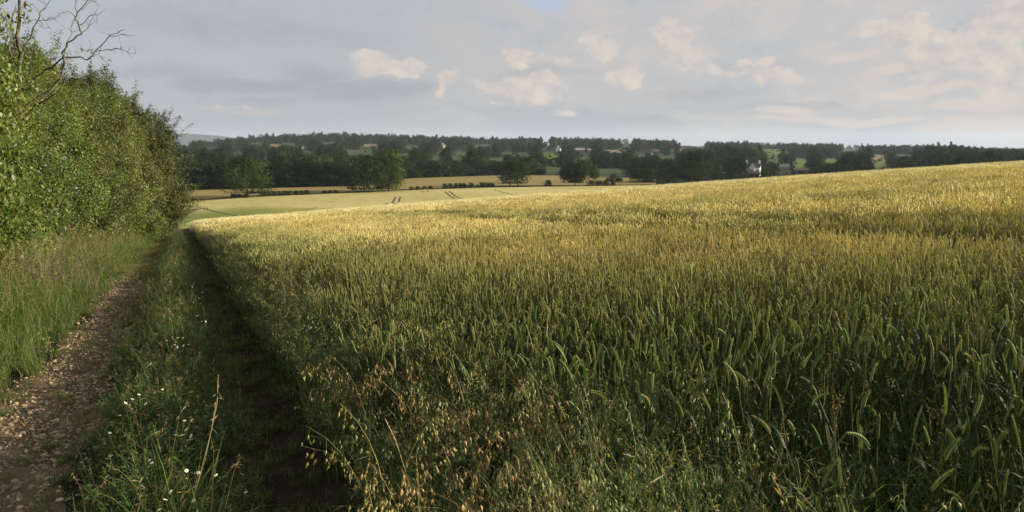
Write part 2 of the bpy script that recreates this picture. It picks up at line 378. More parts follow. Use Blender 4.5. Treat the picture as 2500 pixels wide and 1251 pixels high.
def wheat():
    pts = []
    def grid(cell, r0, r1, lod, drop=0.0):
        xs = np.arange(-r1, r1, cell); X, Y = np.meshgrid(xs, np.arange(-3, r1, cell))
        X = X.ravel() + rng.uniform(-.5, .5, X.size) * cell; Y = Y.ravel() + rng.uniform(-.5, .5, Y.size) * cell
        r = np.hypot(X, Y); ph = np.arctan2(X, Y); v = X * N[0] + Y * N[1]; u = X * T[0] + Y * T[1]
        ok = (r >= r0) & (r < r1) & (ph < R(50)) & (v > 1.45 + .25 * np.sin(u * .8) + .2 * np.sin(u * 2.3)) & (u > -4)
        if lod > 0: ok &= ph > R(-30)
        for vt in (8.1, 9.9, 32., 33.8, 56., 57.8): ok &= np.abs(v - vt - .15 * np.sin(u * .3)) > (.42 if vt < 20 else .36)
        if drop: ok &= (rng.random(X.size) > drop * (1 - sst(2.6, 5.4, r))) | (ph > R(39))
        X, Y, r, v, u = X[ok], Y[ok], r[ok], v[ok], u[ok]
        n = len(X); Z = terrain(X, Y)
        nz = .5 + .5 * wav(X, Y, 2.7, 1) + .25 * wav(X, Y, .9, 3)
        ripe = np.clip(.12 + .9 * sst(3.6, 11, r) * (.55 + .6 * nz) + .15 * nz * sst(2.5, 4.5, v), 0, 1.1)
        ripe *= .35 + .65 * sst(1.4, 4.0, v)
        ripe = np.where(r > 30, np.maximum(ripe, .8) + .95 * sst(26, 62, r), ripe)
        hs = 1 + .06 * wav(X, Y, 1.6, 5) + rng.normal(size=n) * .03
        tl = np.exp(-((v - 8.1) / .75) ** 2) + np.exp(-((v - 9.9) / .75) ** 2); hs *= 1 - .13 * np.clip(tl, 0, 1); ripe *= 1 - .6 * np.clip(tl, 0, 1)
        hs *= .9 + .1 * sst(1.4, 2.6, v)
        sc = np.stack([np.ones(n), np.ones(n), hs], 1)
        pts.append((np.stack([X, Y, Z], 1), rng.uniform(0, 6.283, n), rng.normal(size=(n, 2)) * .07, sc, np.full(n, lod), rng.integers(0, 8, n) if lod == 2 else rng.integers(0, 10, n), ripe))
    grid(.24, 1.0, 13, 0, 1.0); grid(.42, 13, 34, 1); grid(.8, 34, 125, 2)
    cat = [np.concatenate([p[i] for p in pts]) for i in range(7)]
    print('wheat clumps', len(cat[0]))
    scatter('wheat_crop', [W0, W1, W2], *cat, kind='stuff', label='ripening green and gold wheat filling the near field right of the track', cat='wheat')
wheat()
def wheat_individuals():        # the nearest stalks, standing clear of the mass
    g = np.random.default_rng(77); protos = []
    kinds = [('upright green eared', .12), ('slightly nodding green eared', .42), ('hook necked green eared', .85)]
    for i in range(12):
        kd = i % 3; st, em, lm = MB(), MB(), MB()
        wheat_stalk(st, g, 0, 0, .74, 0, 1, em, lm, 1, kinds[kd][1] * g.uniform(.8, 1.25))
        root = bpy.data.objects.new('wheat_stalk', None); COL.objects.link(root)
        link('stem', st.mesh('stem', [M_WHEATI]), root); link('ear', em.mesh('ear', [M_WHEATI]), root); link('leaf', lm.mesh('leaf', [M_WHEATI]), root); protos.append(root)
    first = [True] * 12; n = 0
    while n < 290:
        r = 1.75 + 3.2 * g.random() ** .8; ph = g.uniform(R(-9), R(37)); x, y = r * math.sin(ph), r * math.cos(ph); v = x * N[0] + y * N[1]
        if v < 1.55 or g.random() > sst(1.4, 2.2, v) + .15: continue
        i = int(g.integers(12)); o = protos[i]
        if first[i]: first[i] = False
        else: o = copy_tree(o)
        o.location = (x, y, tz(x, y)); o.rotation_euler = (g.normal() * .13, g.normal() * .13, g.uniform(0, 6.28)); q = g.uniform(.86, 1.14); o.scale = (1., 1., q)
        kd = kinds[i % 3][0]
        tag(o, kd + ' wheat stalk standing clear in the dark near corner of the field', 'wheat stalk', kd + ' wheat stalks in the near corner of the field'); n += 1
M_WHEATI = plant_mat('near_wheat', trans=.3, var=.5)
wheat_individuals()

# ---- grass and weed prototypes
def grass_tuft(seed, rad, nb, h0, h1, w, cols, seedheads=0, ripe_a=.7, droop=1.0):
    g = np.random.default_rng(seed); mb = MB()
    for i in range(nb):
        a = g.uniform(0, 6.283); rr = rad * math.sqrt(g.random()); x, y = rr * math.cos(a), rr * math.sin(a)
        b = g.uniform(0, 6.283); e = np.array([math.cos(b), math.sin(b), 0]); L = g.uniform(h0, h1)
        an = g.uniform(.02, .45); bend = g.uniform(.1, 1.5) * droop; q = np.array([x, y, 0.]); pp = []
        for k in range(5):
            pp.append(q.copy()); q = q + (e * math.sin(an) + np.array([0, 0, math.cos(an)])) * L / 4; an += bend / 4
        c = cols[g.integers(len(cols))]
        mb.ribbon(pp, np.array([.7, 1, .9, .6, .1]) * w * g.uniform(.7, 1.3), np.array([-e[1], e[0], g.uniform(-.4, .4)]), (*jc(c, g, .35), g.uniform(.2, 1) * ripe_a))
    for i in range(seedheads):
        a = g.uniform(0, 6.283); rr = rad * math.sqrt(g.random()); x, y = rr * math.cos(a), rr * math.sin(a)
        e = np.array([math.cos(a * 3), math.sin(a * 3), 0]); L = g.uniform(h1 * .85, h1 * 1.35)
        p = [np.array([x, y, 0]), np.array([x, y, L * .5]) + e * L * .04, np.array([x, y, L * .85]) + e * L * .12, np.array([x, y, L]) + e * L * .2]
        c = (*jc((.21, .18, .085), g, .3), .8)
        mb.ribbon(p, .0028, np.array([-e[1], e[0], 0]), c)
        for k in range(10):
            f = g.uniform(.0, 1); q = p[2] + (p[3] - p[2]) * f * 1.1; o = g.normal(size=3) * .014 * (1.2 - f)
            mb.add([q, q + o + np.array([.002, 0, .002]), q + o * 2 + np.array([0, 0, -.004]), q + o + np.array([-.002, 0, -.004])], [(0, 1, 2, 3)], c)
    return mb.mesh('grass_tuft', [M_GRASS])
GR = (.07, .118, .026); GY = (.12, .148, .038); GT = (.19, .155, .075); GD = (.034, .066, .016)
def brome(mb, g, x, y, h, col, n_sp=18, az=None):
    a = g.uniform(0, 6.283) if az is None else az + g.normal() * .5
    e = np.array([math.cos(a), math.sin(a), 0]); pts = []; an = g.uniform(.02, .2); q = np.array([x, y, 0.]); bend = g.uniform(.9, 1.9)
    for k in range(9):
        pts.append(q.copy()); q = q + (e * math.sin(an) + np.array([0, 0, math.cos(an)])) * h / 7; an += bend / 8 * (k / 4) ** 1.3
    c = (*jc(col, g, .2), .5); mb.ribbon(pts, [.0035, .0032, .003, .0028, .0025, .0022, .002, .0015, .001], np.array([-e[1], e[0], 0]), c)
    for k in range(n_sp):
        f = g.uniform(4.2, 7.9); i = int(f); b = pts[i] + (pts[i + 1] - pts[i]) * (f - i)
        o = np.array([g.normal() * .022, g.normal() * .022, -g.uniform(.005, .045)]) + e * .012; tip = b + o
        mb.ribbon([b, b + o * [.7, .7, .2], tip], .0012, np.array([-e[1], e[0], 0]), c)
        dn = unit(np.array([g.normal() * .25, g.normal() * .25, -1]) + e * .25); L = g.uniform(.02, .034); w = L * .19
        s1 = unit(np.cross(dn, [1, .2, .1])); s2 = np.cross(dn, s1); cc = (*jc(col, g, .3), .5); m = tip + dn * L * .4
        mb.add([tip, m + s1 * w, m + s2 * w, m - s1 * w, m - s2 * w, tip + dn * L], [(0, 1, 2), (0, 2, 3), (0, 3, 4), (0, 4, 1), (5, 2, 1), (5, 3, 2), (5, 4, 3), (5, 1, 4)], cc)
def brome_clump(seed, n, rad, h, col):
    g = np.random.default_rng(seed); mb = MB()
    for i in range(n): brome(mb, g, *(g.normal(size=2) * rad), h * g.uniform(.75, 1.15), col)
    return mb
def weed_clump(seed):
    g = np.random.default_rng(seed); mb = MB()
    for s in range(7):
        x, y = g.normal(size=2) * .09; h = g.uniform(.25, .5); lx, ly = g.normal(size=2) * .12
        mb.tube([(x, y, 0), (x + lx * .4, y + ly * .4, h * .6), (x + lx, y + ly, h)], [.003, .0024, .0012], 3, (*jc((.05, .075, .02), g), .3), cap=False)
        for k in range(16):
            f = g.uniform(.25, 1); c = np.array([x + lx * f, y + ly * f, h * f]); b = g.uniform(0, 6.28); L = g.uniform(.03, .065) * (1.25 - f * .6)
            e = np.array([math.cos(b), math.sin(b), g.uniform(-.1, .6)]); sd = np.array([-math.sin(b), math.cos(b), g.uniform(-.3, .3)])
            mb.ribbon([c, c + e * L * .5, c + e * L + np.array([0, 0, -L * .2])], [.003, L * .36, .001], sd, (*jc((.055, .10, .025), g, .3), .25))
    return mb.mesh('weed_clump', [M_GRASS])
PALEG = (.19, .235, .09); TAN = (.36, .265, .12)
C_TALL = proto_coll('tall_grass', [grass_tuft(400 + i, .16, 55, .3, .62, .006, [GR, GY, GR, GR, GY, GR], 3, .4) for i in range(6)])
C_SHORT = proto_coll('short_grass', [grass_tuft(420 + i, .14, 70, .08, .26, .006, [GR, GR, GY, GD], 2, .6, 1.5) for i in range(6)])
C_BROME = proto_coll('pale_brome', [brome_clump(440 + i, 7, .07, .62, PALEG if i < 4 else (.24, .25, .11)).mesh('brome', [M_GRASS]) for i in range(6)])
C_WEED = proto_coll('weeds', [weed_clump(460 + i) for i in range(6)])
C_LUSH = proto_coll('lush_grass', [grass_tuft(480 + i, .15, 60, .25, .55, .008, [GR, GD, GR, GY], 3, .35, 1.2) for i in range(6)])
def strip_points(n_per_m, u0, u1, vfun):
    out = []
    us = np.arange(u0, u1, .25)
    for u in us:
        dens = n_per_m * .25 * (1.0 if u < 16 else .75)
        for k in range(rng.poisson(dens)): out.append((u + rng.uniform(0, .25), vfun()))
    a = np.array(out); x, y = uv(a[:, 0], a[:, 1]); return a, np.stack([x, y, terrain(x, y)], 1)
def finish(name, colls, a, p, lodp, hs, ripe, label, cat):
    n = len(a); lod = np.array(lodp, int); s = hs * rng.uniform(.75, 1.25, n)
    scatter(name, colls, p, rng.uniform(0, 6.28, n), rng.normal(size=(n, 2)) * .12, np.stack([s, s, s], 1), lod, rng.integers(0, 6, n), ripe, kind='stuff', label=label, cat=cat)
def verge():
    a, p = strip_points(95, -1, 60, lambda: -1.5 - 2.9 * rng.random() ** .9)
    v, u = a[:, 1], a[:, 0]; edge = sst(-1.5, -2.3, v)
    lod = (rng.random(len(a)) < .12 + .75 * edge).astype(int)
    rp = np.clip(.0 + .35 * wav(p[:, 0], p[:, 1], 1.7, 4) + .6 * sst(16, 32, u) * sst(-2.2, -3.2, v), 0, 1.2)
    finish('verge_grass', [C_SHORT, C_TALL], a, p, lod, .55 + .42 * edge + .15 * sst(20, 35, u), rp, 'rough green and straw coloured grass between the gravel and the hedge', 'grass')
    a, p = strip_points(80, -1, 60, lambda: np.clip(rng.normal(-.2, .29), -.82, .46))
    v = a[:, 1]; mid = np.exp(-((v + .2) / .3) ** 2)
    lod = np.where(rng.random(len(a)) < .03, 1, 0); lod = np.where(rng.random(len(a)) < .22, 2, lod)
    rp = np.clip(.1 + .45 * wav(p[:, 0], p[:, 1], .8, 2), 0, 1)
    finish('track_grass', [C_SHORT, C_TALL, C_WEED], a, p, lod, .5 + .35 * mid, rp, 'grass and weeds growing along the middle of the track', 'grass')
    a, p = strip_points(70, -2, 62, lambda: .82 + 1.25 * rng.random() ** 1.15)
    v = a[:, 1]; t = rng.random(len(a)); lod = np.where(t < .36, 0, np.where(t < .66, 1, 2))
    finish('field_margin_weeds', [C_BROME, C_WEED, C_LUSH], a, p, lod, .7 + .25 * sst(.85, 1.3, v), np.clip(.15 + .4 * wav(p[:, 0], p[:, 1], 1.2, 6), 0, 1), 'green brome grass and weeds along the edge of the wheat', 'weeds')
    # low leafy growth between the thin stalks of the near corner
    xy = np.array([(r * math.sin(p_), r * math.cos(p_)) for r, p_ in zip(1.2 + 4.2 * rng.random(700) ** .7, rng.uniform(R(-12), R(42), 700))]); vv = xy @ N; xy = xy[vv > 1.3]
    p = np.stack([xy[:, 0], xy[:, 1], terrain(xy[:, 0], xy[:, 1])], 1); a = np.zeros((len(p), 2))
    finish('crop_undergrowth', [C_LUSH, C_WEED], a, p, (rng.random(len(p)) < .3).astype(int), .75 + 0 * a[:, 0], 0 * a[:, 0], 'dark low leafy growth under the thin wheat of the near corner', 'undergrowth')
    # sparse tufts in the ruts
    a, p = strip_points(26, 0, 60, lambda: rng.choice([-1.15, .5, .5, .55, .6]) + rng.normal() * .24)
    b, q = strip_points(60, 17, 60, lambda: -1.15 + rng.normal() * .28); kp = rng.random(len(b)) < sst(17, 26, b[:, 0]); a = np.vstack([a, b[kp]]); p = np.vstack([p, q[kp]])
    finish('rut_grass', [C_SHORT], a, p, np.zeros(len(a), int), .45 + 0 * a[:, 0], np.clip(rng.normal(.3, .3, len(a)), 0, 1), 'sparse short grass tufts growing in the wheel ruts', 'grass')
verge()
# ---- gravel
def stone_mesh(seed):
    import bmesh
    g = np.random.default_rng(seed); bm = bmesh.new(); bmesh.ops.create_icosphere(bm, subdivisions=2, radius=.5)
    k = g.normal(size=(6, 3)); sc = np.array([1, g.uniform(.65, .95), g.uniform(.45, .7)])
    for v in bm.verts:
        c = np.array(v.co); d = 1 + .10 * sum(math.sin(c @ q * 2.4 + i) for i, q in enumerate(k)) * .6
        v.co = Vector(c * sc * d)
    me = bpy.data.meshes.new('stone'); bm.to_mesh(me); bm.free()
    a = me.color_attributes.new('tint', 'FLOAT_COLOR', 'POINT'); c = [(.31, .235, .15), (.26, .19, .12), (.38, .31, .215), (.20, .155, .105), (.32, .23, .145), (.17, .13, .09)][seed % 6]
    a.data.foreach_set('color', np.tile(np.array([*c, 0], np.float32), (len(me.vertices), 1)).ravel())
    me.materials.append(M_STONE); me.polygons.foreach_set('use_smooth', np.ones(len(me.polygons), bool)); return me
C_STONE = proto_coll('stones', [stone_mesh(i) for i in range(6)])
def gravel():
    a, p = strip_points(1000, 0, 26, lambda: rng.normal(-1.15, .25))
    n = len(a); s = np.clip(rng.lognormal(math.log(.0145), .6, n), .006, .06); p[:, 2] += .018 + s * .1
    scatter('gravel', [C_STONE], p, rng.uniform(0, 6.28, n), rng.normal(size=(n, 2)) * .3, np.stack([s, s, s], 1), np.zeros(n, int), rng.integers(0, 6, n), np.zeros(n), kind='stuff', label='loose pale stones lying in the left wheel rut of the track', cat='gravel')
gravel()
# ---- dry brome tufts and white flowers: things one can point at
M_BROME = plant_mat('dry_brome', trans=.3, var=.3)
def dry_brome():
    spots = [(1180, 985, 0), (1160, 1085, 0), (1260, 1050, 0), (1035, 960, 0), (1010, 1075, 0), (830, 1130, 1), (1000, 1190, 1), (1250, 1200, 0), (960, 1240, 1), (1080, 820, 1), (905, 870, 0), (850, 860, 1), (960, 800, 1), (1040, 1150, 1), (1185, 1195, 0), (930, 1030, 1)]
    meshes = [brome_clump(500 + i, 7, .04, .66, TAN if i < 3 else (.36, .31, .11)).mesh('brome', [M_BROME]) for i in range(6)]
    for i, (x, y, k) in enumerate(spots):
        d = px_dir(x, y); r = (EYE - .62) / (-d[2] / math.hypot(d[0], d[1]) - .05)
        q = P(x, y, r); gx, gy = q[0], q[1]
        o = link('dry_brome_grass', meshes[(i % 3) + 3 * k], loc=(gx, gy, tz(gx, gy)), label=('yellow green drooping brome grass tuft at the edge of the wheat', 'rust brown drooping brome grass tuft at the edge of the wheat')[1 - k], cat='grass tuft', group=('drooping yellow brome tufts by the wheat', 'drooping brown brome tufts by the wheat')[1 - k])
        o.rotation_euler.z = i * 1.9
dry_brome()
M_PETAL = noise_mat('white_petal', [(.3, (.74, .74, .70)), (.7, (.82, .82, .79))], 60, 2, .7)
M_EYE = noise_mat('flower_eye', [(.3, (.55, .38, .03)), (.7, (.7, .5, .05))], 80, 2, .8)
M_STEM = noise_mat('flower_stem', [(.3, (.05, .09, .02)), (.7, (.09, .14, .03))], 30, 2, .7)
def flowers():
    def proto(heads, seed):
        g = np.random.default_rng(seed)
        root = bpy.data.objects.new('white_daisy', None); COL.objects.link(root)
        for k in range(heads):
            st = MB(); pe = MB(); ey = MB()
            x, y = g.normal(size=2) * .05; h = g.uniform(.2, .3); FS = .55
            st.tube([(0, 0, 0), (x * .5, y * .5, h * .6), (x, y, h)], [.002, .0016, .0013], 4)
            tl = g.normal(size=2) * .35; zx = np.array([1, 0, -tl[0]]); zy = np.array([0, 1, -tl[1]]); c = np.array([x, y, h])
            for j in range(12):
                q = j / 12 * 6.283; e = zx * math.cos(q) + zy * math.sin(q); s = -zx * math.sin(q) + zy * math.cos(q)
                up = np.array([0, 0, .002])
                pe.add([c + e * .004 * FS, c + e * .012 * FS + s * .0036 * FS + up, c + e * .0195 * FS, c + e * .012 * FS - s * .0036 * FS + up], [(0, 1, 2, 3)])
            ey.add([c + zx * .004 * math.cos(q) + zy * .004 * math.sin(q) + [0, 0, .001] for q in np.linspace(0, 6.283, 9)[:-1]] + [c + [0, 0, .006]], [(j, (j + 1) % 8, 8) for j in range(8)])
            link('stem', st.mesh('stem', [M_STEM]), root); po = link('petals', pe.mesh('petals', [M_PETAL]), root); link('flower_eye', ey.mesh('flower_eye', [M_EYE]), po)
        return root
    pr = [proto(1, 1), proto(2, 2), proto(3, 3), proto(5, 4)]
    spots = [(425, 670, 3), (430, 640, 3), (415, 690, 3), (440, 710, 2), (465, 700, 2), (470, 740, 2), (410, 760, 1), (420, 845, 2), (480, 775, 1), (500, 790, 1), (445, 830, 1), (410, 870, 0), (425, 840, 2), (408, 918, 0), (535, 845, 0), (345, 980, 3), (315, 1000, 1), (525, 968, 2), (275, 1040, 0), (425, 1070, 2), (365, 1122, 2), (475, 1175, 3), (428, 1235, 3), (490, 720, 1), (395, 700, 1), (90, 810, 1), (140, 868, 0), (605, 1172, 1), (450, 655, 2), (405, 650, 3)]
    first = [True] * 4
    for x, y, k in spots:
        d = px_dir(x, y); sl = -d[2] / math.hypot(d[0], d[1]); r = (EYE - .3) / (sl - .078)
        q = P(x, y, r)
        if first[k]: o = pr[k]; first[k] = False
        else: o = copy_tree(pr[k])
        o.location = (q[0], q[1], tz(q[0], q[1]) + .06); o.rotation_euler.z = random.uniform(0, 6.28)
        hd = ('single white daisy', 'pair of white daisies', 'bunch of three white daisies', 'cluster of five white daisies')[k]
        zone = 'at the near end of the track grass' if y > 940 else ('partway along the track grass' if y > 760 else 'at the far end of the track grass')
        if x < 200: zone = 'in the verge left of the gravel'
        tag(o, '%s %s' % (hd, zone), 'flower', 'white daisies, %s' % (hd + ' ' + zone))
flowers()

# ------------------------------------------------------------------ hedge shrubs
def shrub_mesh(seed, w, h, n, leaf, cols):
    g = np.random.default_rng(seed)
    # lumpy crown reaching the ground: sprays of leaves carried on lobes
    nl = 64; z = g.uniform(.06, 1, nl); a = g.uniform(0, 6.283, nl)
    prof = np.interp(z, [0, .25, .6, .85, 1], [.72, .95, .95, .66, .2]) * w / 2
    rr = prof * g.uniform(.55, 1.0, nl)
    L = np.stack([rr * np.cos(a), rr * np.sin(a), z * h * .93], 1); lr = g.uniform(.3, .72, nl) * (w / 4.2)
    nc = n // 12
    pick = g.integers(0, nl, nc); d = unit(g.normal(size=(nc, 3))); rad = lr[pick] * g.uniform(.5, 1.1, nc) ** .6
    c = L[pick] + d * rad[:, None] * np.array([1, 1, 1.15])
    # leafy shoots that stick out of the crown: runs of clusters along one twig
    ns = nc // 45; st0 = L[g.integers(0, nl, ns)]; sdir = unit(unit(st0 * [1, 1, .5] - [0, 0, h * .2]) * .8 + g.normal(size=(ns, 3)) * .45 + [0, 0, .35]); sl = g.uniform(.5, 1.35, ns) * (w / 3.6)
    for q in range(ns):
        k0 = q * 7
        for e in range(7): c[k0 + e] = st0[q] + sdir[q] * sl[q] * (.25 + .75 * e / 6) + [0, 0, -.06 * e * e / 36]
    tight = np.ones(nc); tight[:ns * 7] = .6
    C = np.repeat(c, 12, 0) + g.normal(size=(nc * 12, 3)) * np.array([.10, .10, .08]) * np.repeat(tight, 12)[:, None]
    out = np.repeat(unit(c * [1, 1, .6] - [0, 0, h * .25]), 12, 0)
    Nn = unit(out * .7 + g.normal(size=(len(C), 3)) * .65 + [0, 0, .35])
    sz = leaf * g.uniform(.65, 1.3, len(C)); Q = leaf_quads(C, Nn, sz, sz * .58, g)
    lobe_c = np.array(cols)[g.integers(0, len(cols), nl)] * g.uniform(.7, 1.3, (nl, 1)); base = lobe_c[pick] * .7 + .3 * np.array(cols)[g.integers(0, len(cols), nc)]; base = np.repeat(base, 12, 0) * g.uniform(.65, 1.35, (len(C), 1))
    Q[..., 2] = np.maximum(Q[..., 2], .02)
    return quads_mesh('foliage', Q, np.concatenate([base, np.zeros((len(C), 1))], 1), [M_LEAF]), L, lr
def shrub_stems(seed, L, h):
    g = np.random.default_rng(seed); mb = MB()
    order = g.permutation(len(L))[:22]
    for i in order:
        b = np.array([g.normal() * .25, g.normal() * .25, 0]); t = L[i]
        m = b + (t - b) * .5 + g.normal(size=3) * .18; m[2] = abs(m[2])
        e = t + unit(t - m) * g.uniform(.2, .75) + g.normal(size=3) * .1
        mb.tube([b, b + (m - b) * .5 + g.normal(size=3) * .06, m, t, e], np.array([.045, .034, .025, .013, .004]) * g.uniform(.6, 1.2), 5)
        for k in range(2):
            s = m + (t - m) * g.random(); q = s + unit(g.normal(size=3) + [0, 0, .4]) * g.uniform(.4, .9)
            mb.tube([s, (s + q) / 2 + g.normal(size=3) * .05, q], [.010, .007, .003], 4)
    return mb.mesh('stems', [M_TWIG])
LEAFC = [[(.105, .155, .032), (.135, .18, .04), (.07, .11, .027), (.165, .18, .055)],
         [(.072, .13, .038), (.10, .145, .035), (.05, .092, .03), (.13, .16, .06)],
         [(.125, .16, .034), (.15, .18, .04), (.075, .11, .022), (.18, .185, .06)],
         [(.078, .092, .024), (.095, .105, .027), (.055, .068, .02), (.12, .115, .04)]]
def hedge():
    P_ = []
    for i in range(4):
        me, L, lr = shrub_mesh(600 + i, 3.6, 5.0, 60000, .068, LEAFC[i])
        P_.append((me, shrub_stems(620 + i, L, 5.0)))
    big = []
    for i in range(2):
        me, L, lr = shrub_mesh(640 + i, 5.0, 7.4, 84000, .082, LEAFC[2 + i])
        big.append((me, shrub_stems(660 + i, L, 7.4)))
    # (u, v, width scale, height scale, kind) ; kinds 0-3 shrubs, 4-5 small trees
    rows = [(8.5, -4.8, 1, 1.2, 2), (11, -4.8, 1, 1.25, 0), (13.5, -4.7, 1, 1.25, 1), (15.8, -4.9, 1, 1.25, 0), (18, -4.8, 1., 1.25, 2), (20.2, -4.6, .95, 1.15, 1), (22.4, -4.6, 1, 1.12, 2), (24.8, -4.4, .95, 1.1, 1), (27.2, -4.3, 1, 1.15, 2), (29.6, -4.1, .95, 1.2, 0), (32.2, -4.0, 1, 1.3, 3), (34.8, -3.7, .9, 1.25, 1), (37.4, -3.4, .95, 1.35, 3), (40, -3.1, .95, 1.4, 0),
            (42.6, -2.8, 1., 1.4, 3), (44.5, -2.7, .9, 1.0, 1), (16.6, -5.3, .95, 1.22, 4), (14.2, -5.4, 1., 1.2, 4), (19.5, -6.4, 1., 1.16, 4), (13, -7.4, 1, 1.15, 4), (22, -7.4, 1., 1.02, 4), (27, -7.0, 1, 1.0, 4), (32, -6.4, 1., 1.1, 5), (38, -5.6, 1.05, 1.14, 4), (44.5, -3.8, 1.1, 1.16, 5), (48.5, -2.25, 1.0, 1.1, 5), (50.5, -2.5, .8, 1.0, 4), (49.5, -3.9, 1.05, 1.12, 4), (54, -2.6, .95, .95, 5), (58, -3.9, .9, .8, 4)]
    kinds = ['yellow green leafy hawthorn shrub', 'blue green leafy shrub with fine leaves', 'olive green leafy shrub', 'dark olive bushy shrub', 'tall olive green small tree', 'tall dark brownish green small tree']
    rows_sorted = rows
    seen = set()
    for j, (u, v, ws, hs, k) in enumerate(rows_sorted):
        x, y = uv(u, v); nm = 'hedge_shrub' if k < 4 else 'hedge_tree'
        root = bpy.data.objects.new(nm, None); COL.objects.link(root); root.location = (x, y, tz(x, y) - .05)
        root.rotation_euler.z = j * 2.3; root.scale = (ws, ws, hs)
        fo, st = (P_[k] if k < 4 else big[k - 4])
        link('foliage' if k < 4 else 'crown', fo, root); link('stems' if k < 4 else 'trunk', st, root)
        if u < 19: zone = 'at the near end of the hedge'
        elif u < 25: zone = 'beside the dead tree in the hedge'
        elif u < 34: zone = 'halfway along the hedge'
        elif u < 43: zone = 'towards the far end of the hedge'
        else: zone = 'at the far end of the hedge'
        if v < -5.5: zone = {'at the near end of the hedge': 'behind the near end of the hedge', 'beside the dead tree in the hedge': 'behind the dead tree in the hedge', 'halfway along the hedge': 'behind the middle of the hedge'}.get(zone, 'behind the far part of the hedge')
        lab = kinds[k] + ' ' + zone
        if u == 48.5 and k == 5: lab = 'rounded dark olive tree overhanging the track where the hedge ends'
        tag(root, lab, 'shrub' if k < 4 else 'tree', 'shrubs and small trees of the hedge')
hedge()
def dead_tree():
    RD = 22.2
    root = bpy.data.objects.new('dead_tree', None); COL.objects.link(root)
    b0 = P(50, 560, RD); b0[2] = tz(b0[0], b0[1]) - .05; root.location = b0
    g = np.random.default_rng(3)
    def path(pp, dr0, dr1, r0, r1, sub=3):
        q = np.array([P(x, y, RD + dr0 + (dr1 - dr0) * i / max(1, len(pp) - 1)) for i, (x, y) in enumerate(pp)]) - b0
        t = np.linspace(0, len(q) - 1, (len(q) - 1) * sub + 1)
        q = np.stack([np.interp(t, np.arange(len(q)), q[:, k]) for k in range(3)], 1); q[1:-1] += g.normal(size=(len(q) - 2, 3)) * .012
        return q, np.linspace(r0, r1, len(q)) * .8
    mb = MB()
    pts, rad = path([(50, 420), (47, 300), (48, 240), (45, 180), (52, 130), (42, 90), (48, 40), (51, -25), (58, -90)], -.4, -1.3, .075, .032)
    pts = np.vstack([[0, 0, 0], pts]); rad = np.concatenate([[.11], rad]); mb.tube(pts, rad, 8)
    link('trunk', mb.mesh('trunk', [M_DEAD], True), root)
    def limb(main, twigs, d0, d1, r0, r1):
        m = MB(); p, r = path(main, d0, d1, r0, r1); m.tube(p, r, 6)
        for tw, ra in twigs:
            p, r = path(tw, (d0 + d1) / 2, d1 + g.normal() * .3, ra, .004); m.tube(p, r, 5)
            for k in range(4):
                s = p[g.integers(len(p) // 2, len(p))]; e = s + unit(g.normal(size=3) + [.3, 0, .5]) * g.uniform(.12, .35)
                m.tube([s, (s + e) / 2 + g.normal(size=3) * .03, e], [.005, .004, .002], 4)
        link('branch', m.mesh('branch', [M_DEAD], True), root)
    limb([(52, 262), (85, 246), (120, 224), (148, 190), (157, 152), (151, 130), (166, 105), (198, 82), (190, 55), (182, 45), (196, 24), (222, -8)],
         [([(198, 82), (214, 72), (220, 54)], .013), ([(184, 42), (172, 28), (150, 33), (132, 45), (108, 51)], .012), ([(195, 62), (222, 40), (246, 32)], .012), ([(190, 30), (183, 10), (190, -12)], .01), ([(160, 115), (172, 88), (175, 60)], .007), ([(196, 24), (215, 8), (238, 3)], .007)], -1.2, -2.2, .04, .013)
    limb([(50, 222), (92, 188), (117, 166), (132, 163), (150, 142), (195, 140), (213, 147), (235, 124), (258, 98), (274, 84), (306, 72)],
         [([(235, 126), (262, 122), (290, 118), (310, 128), (332, 132)], .012), ([(262, 94), (280, 88), (307, 82)], .008), ([(235, 128), (215, 127), (206, 122)], .008), ([(262, 122), (285, 120), (300, 116)], .007), ([(225, 140), (240, 132), (252, 148)], .007)], -1.0, -2.4, .032, .007)
    limb([(52, 130), (72, 95), (80, 70), (92, 54), (95, 32), (114, 20), (129, -8)],
         [([(95, 30), (80, 8), (60, 18), (45, 28)], .01), ([(92, 50), (74, 50), (56, 55)], .012), ([(92, 50), (115, 50), (140, 42)], .01), ([(96, 52), (106, 68), (122, 66)], .007), ([(104, 25), (112, 8), (110, -10)], .007)], -1.2, -1.6, .022, .008)
    limb([(48, 240), (36, 170), (22, 120), (28, 60), (40, 10)], [([(22, 120), (6, 90), (0, 60)], .012), ([(28, 60), (10, 40), (-6, 20)], .01)], -.4, -.4, .03, .008)
    limb([(48, 300), (88, 260), (118, 240), (150, 218), (158, 190)], [([(150, 218), (158, 235), (156, 270)], .008), ([(160, 190), (175, 192), (195, 195)], .008)], -1.8, -2.6, .032, .010)
    tag(root, 'bare dead tree with pale forked branches rising above the hedge', 'tree')
    # bare twiggy thicket at the hedge foot
    m = MB(); g = np.random.default_rng(8); c = P(75, 600, 17.2)
    for i in range(130):
        s = np.array([g.normal() * .8, g.normal() * .35, 0]); L = g.uniform(.5, 1.3); a = g.uniform(0, 6.28); an = g.uniform(0, .5); p = [s]
        for k in range(5):
            p.append(p[-1] + np.array([math.cos(a) * math.sin(an), math.sin(a) * math.sin(an), math.cos(an)]) * L / 5); an += g.uniform(0, .6)
        m.tube(p, np.linspace(.006, .002, 6), 4)
        for k in range(2):
            s2 = p[g.integers(2, 6)]; e = s2 + g.normal(size=3) * .16; m.tube([s2, e], [.003, .0015], 3)
    link('bramble_thicket', m.mesh('bramble_thicket', [M_DEAD]), loc=(c[0], c[1], tz(c[0], c[1])), label='tangle of dry tan bramble stems at the foot of the hedge', cat='bramble')
dead_tree()

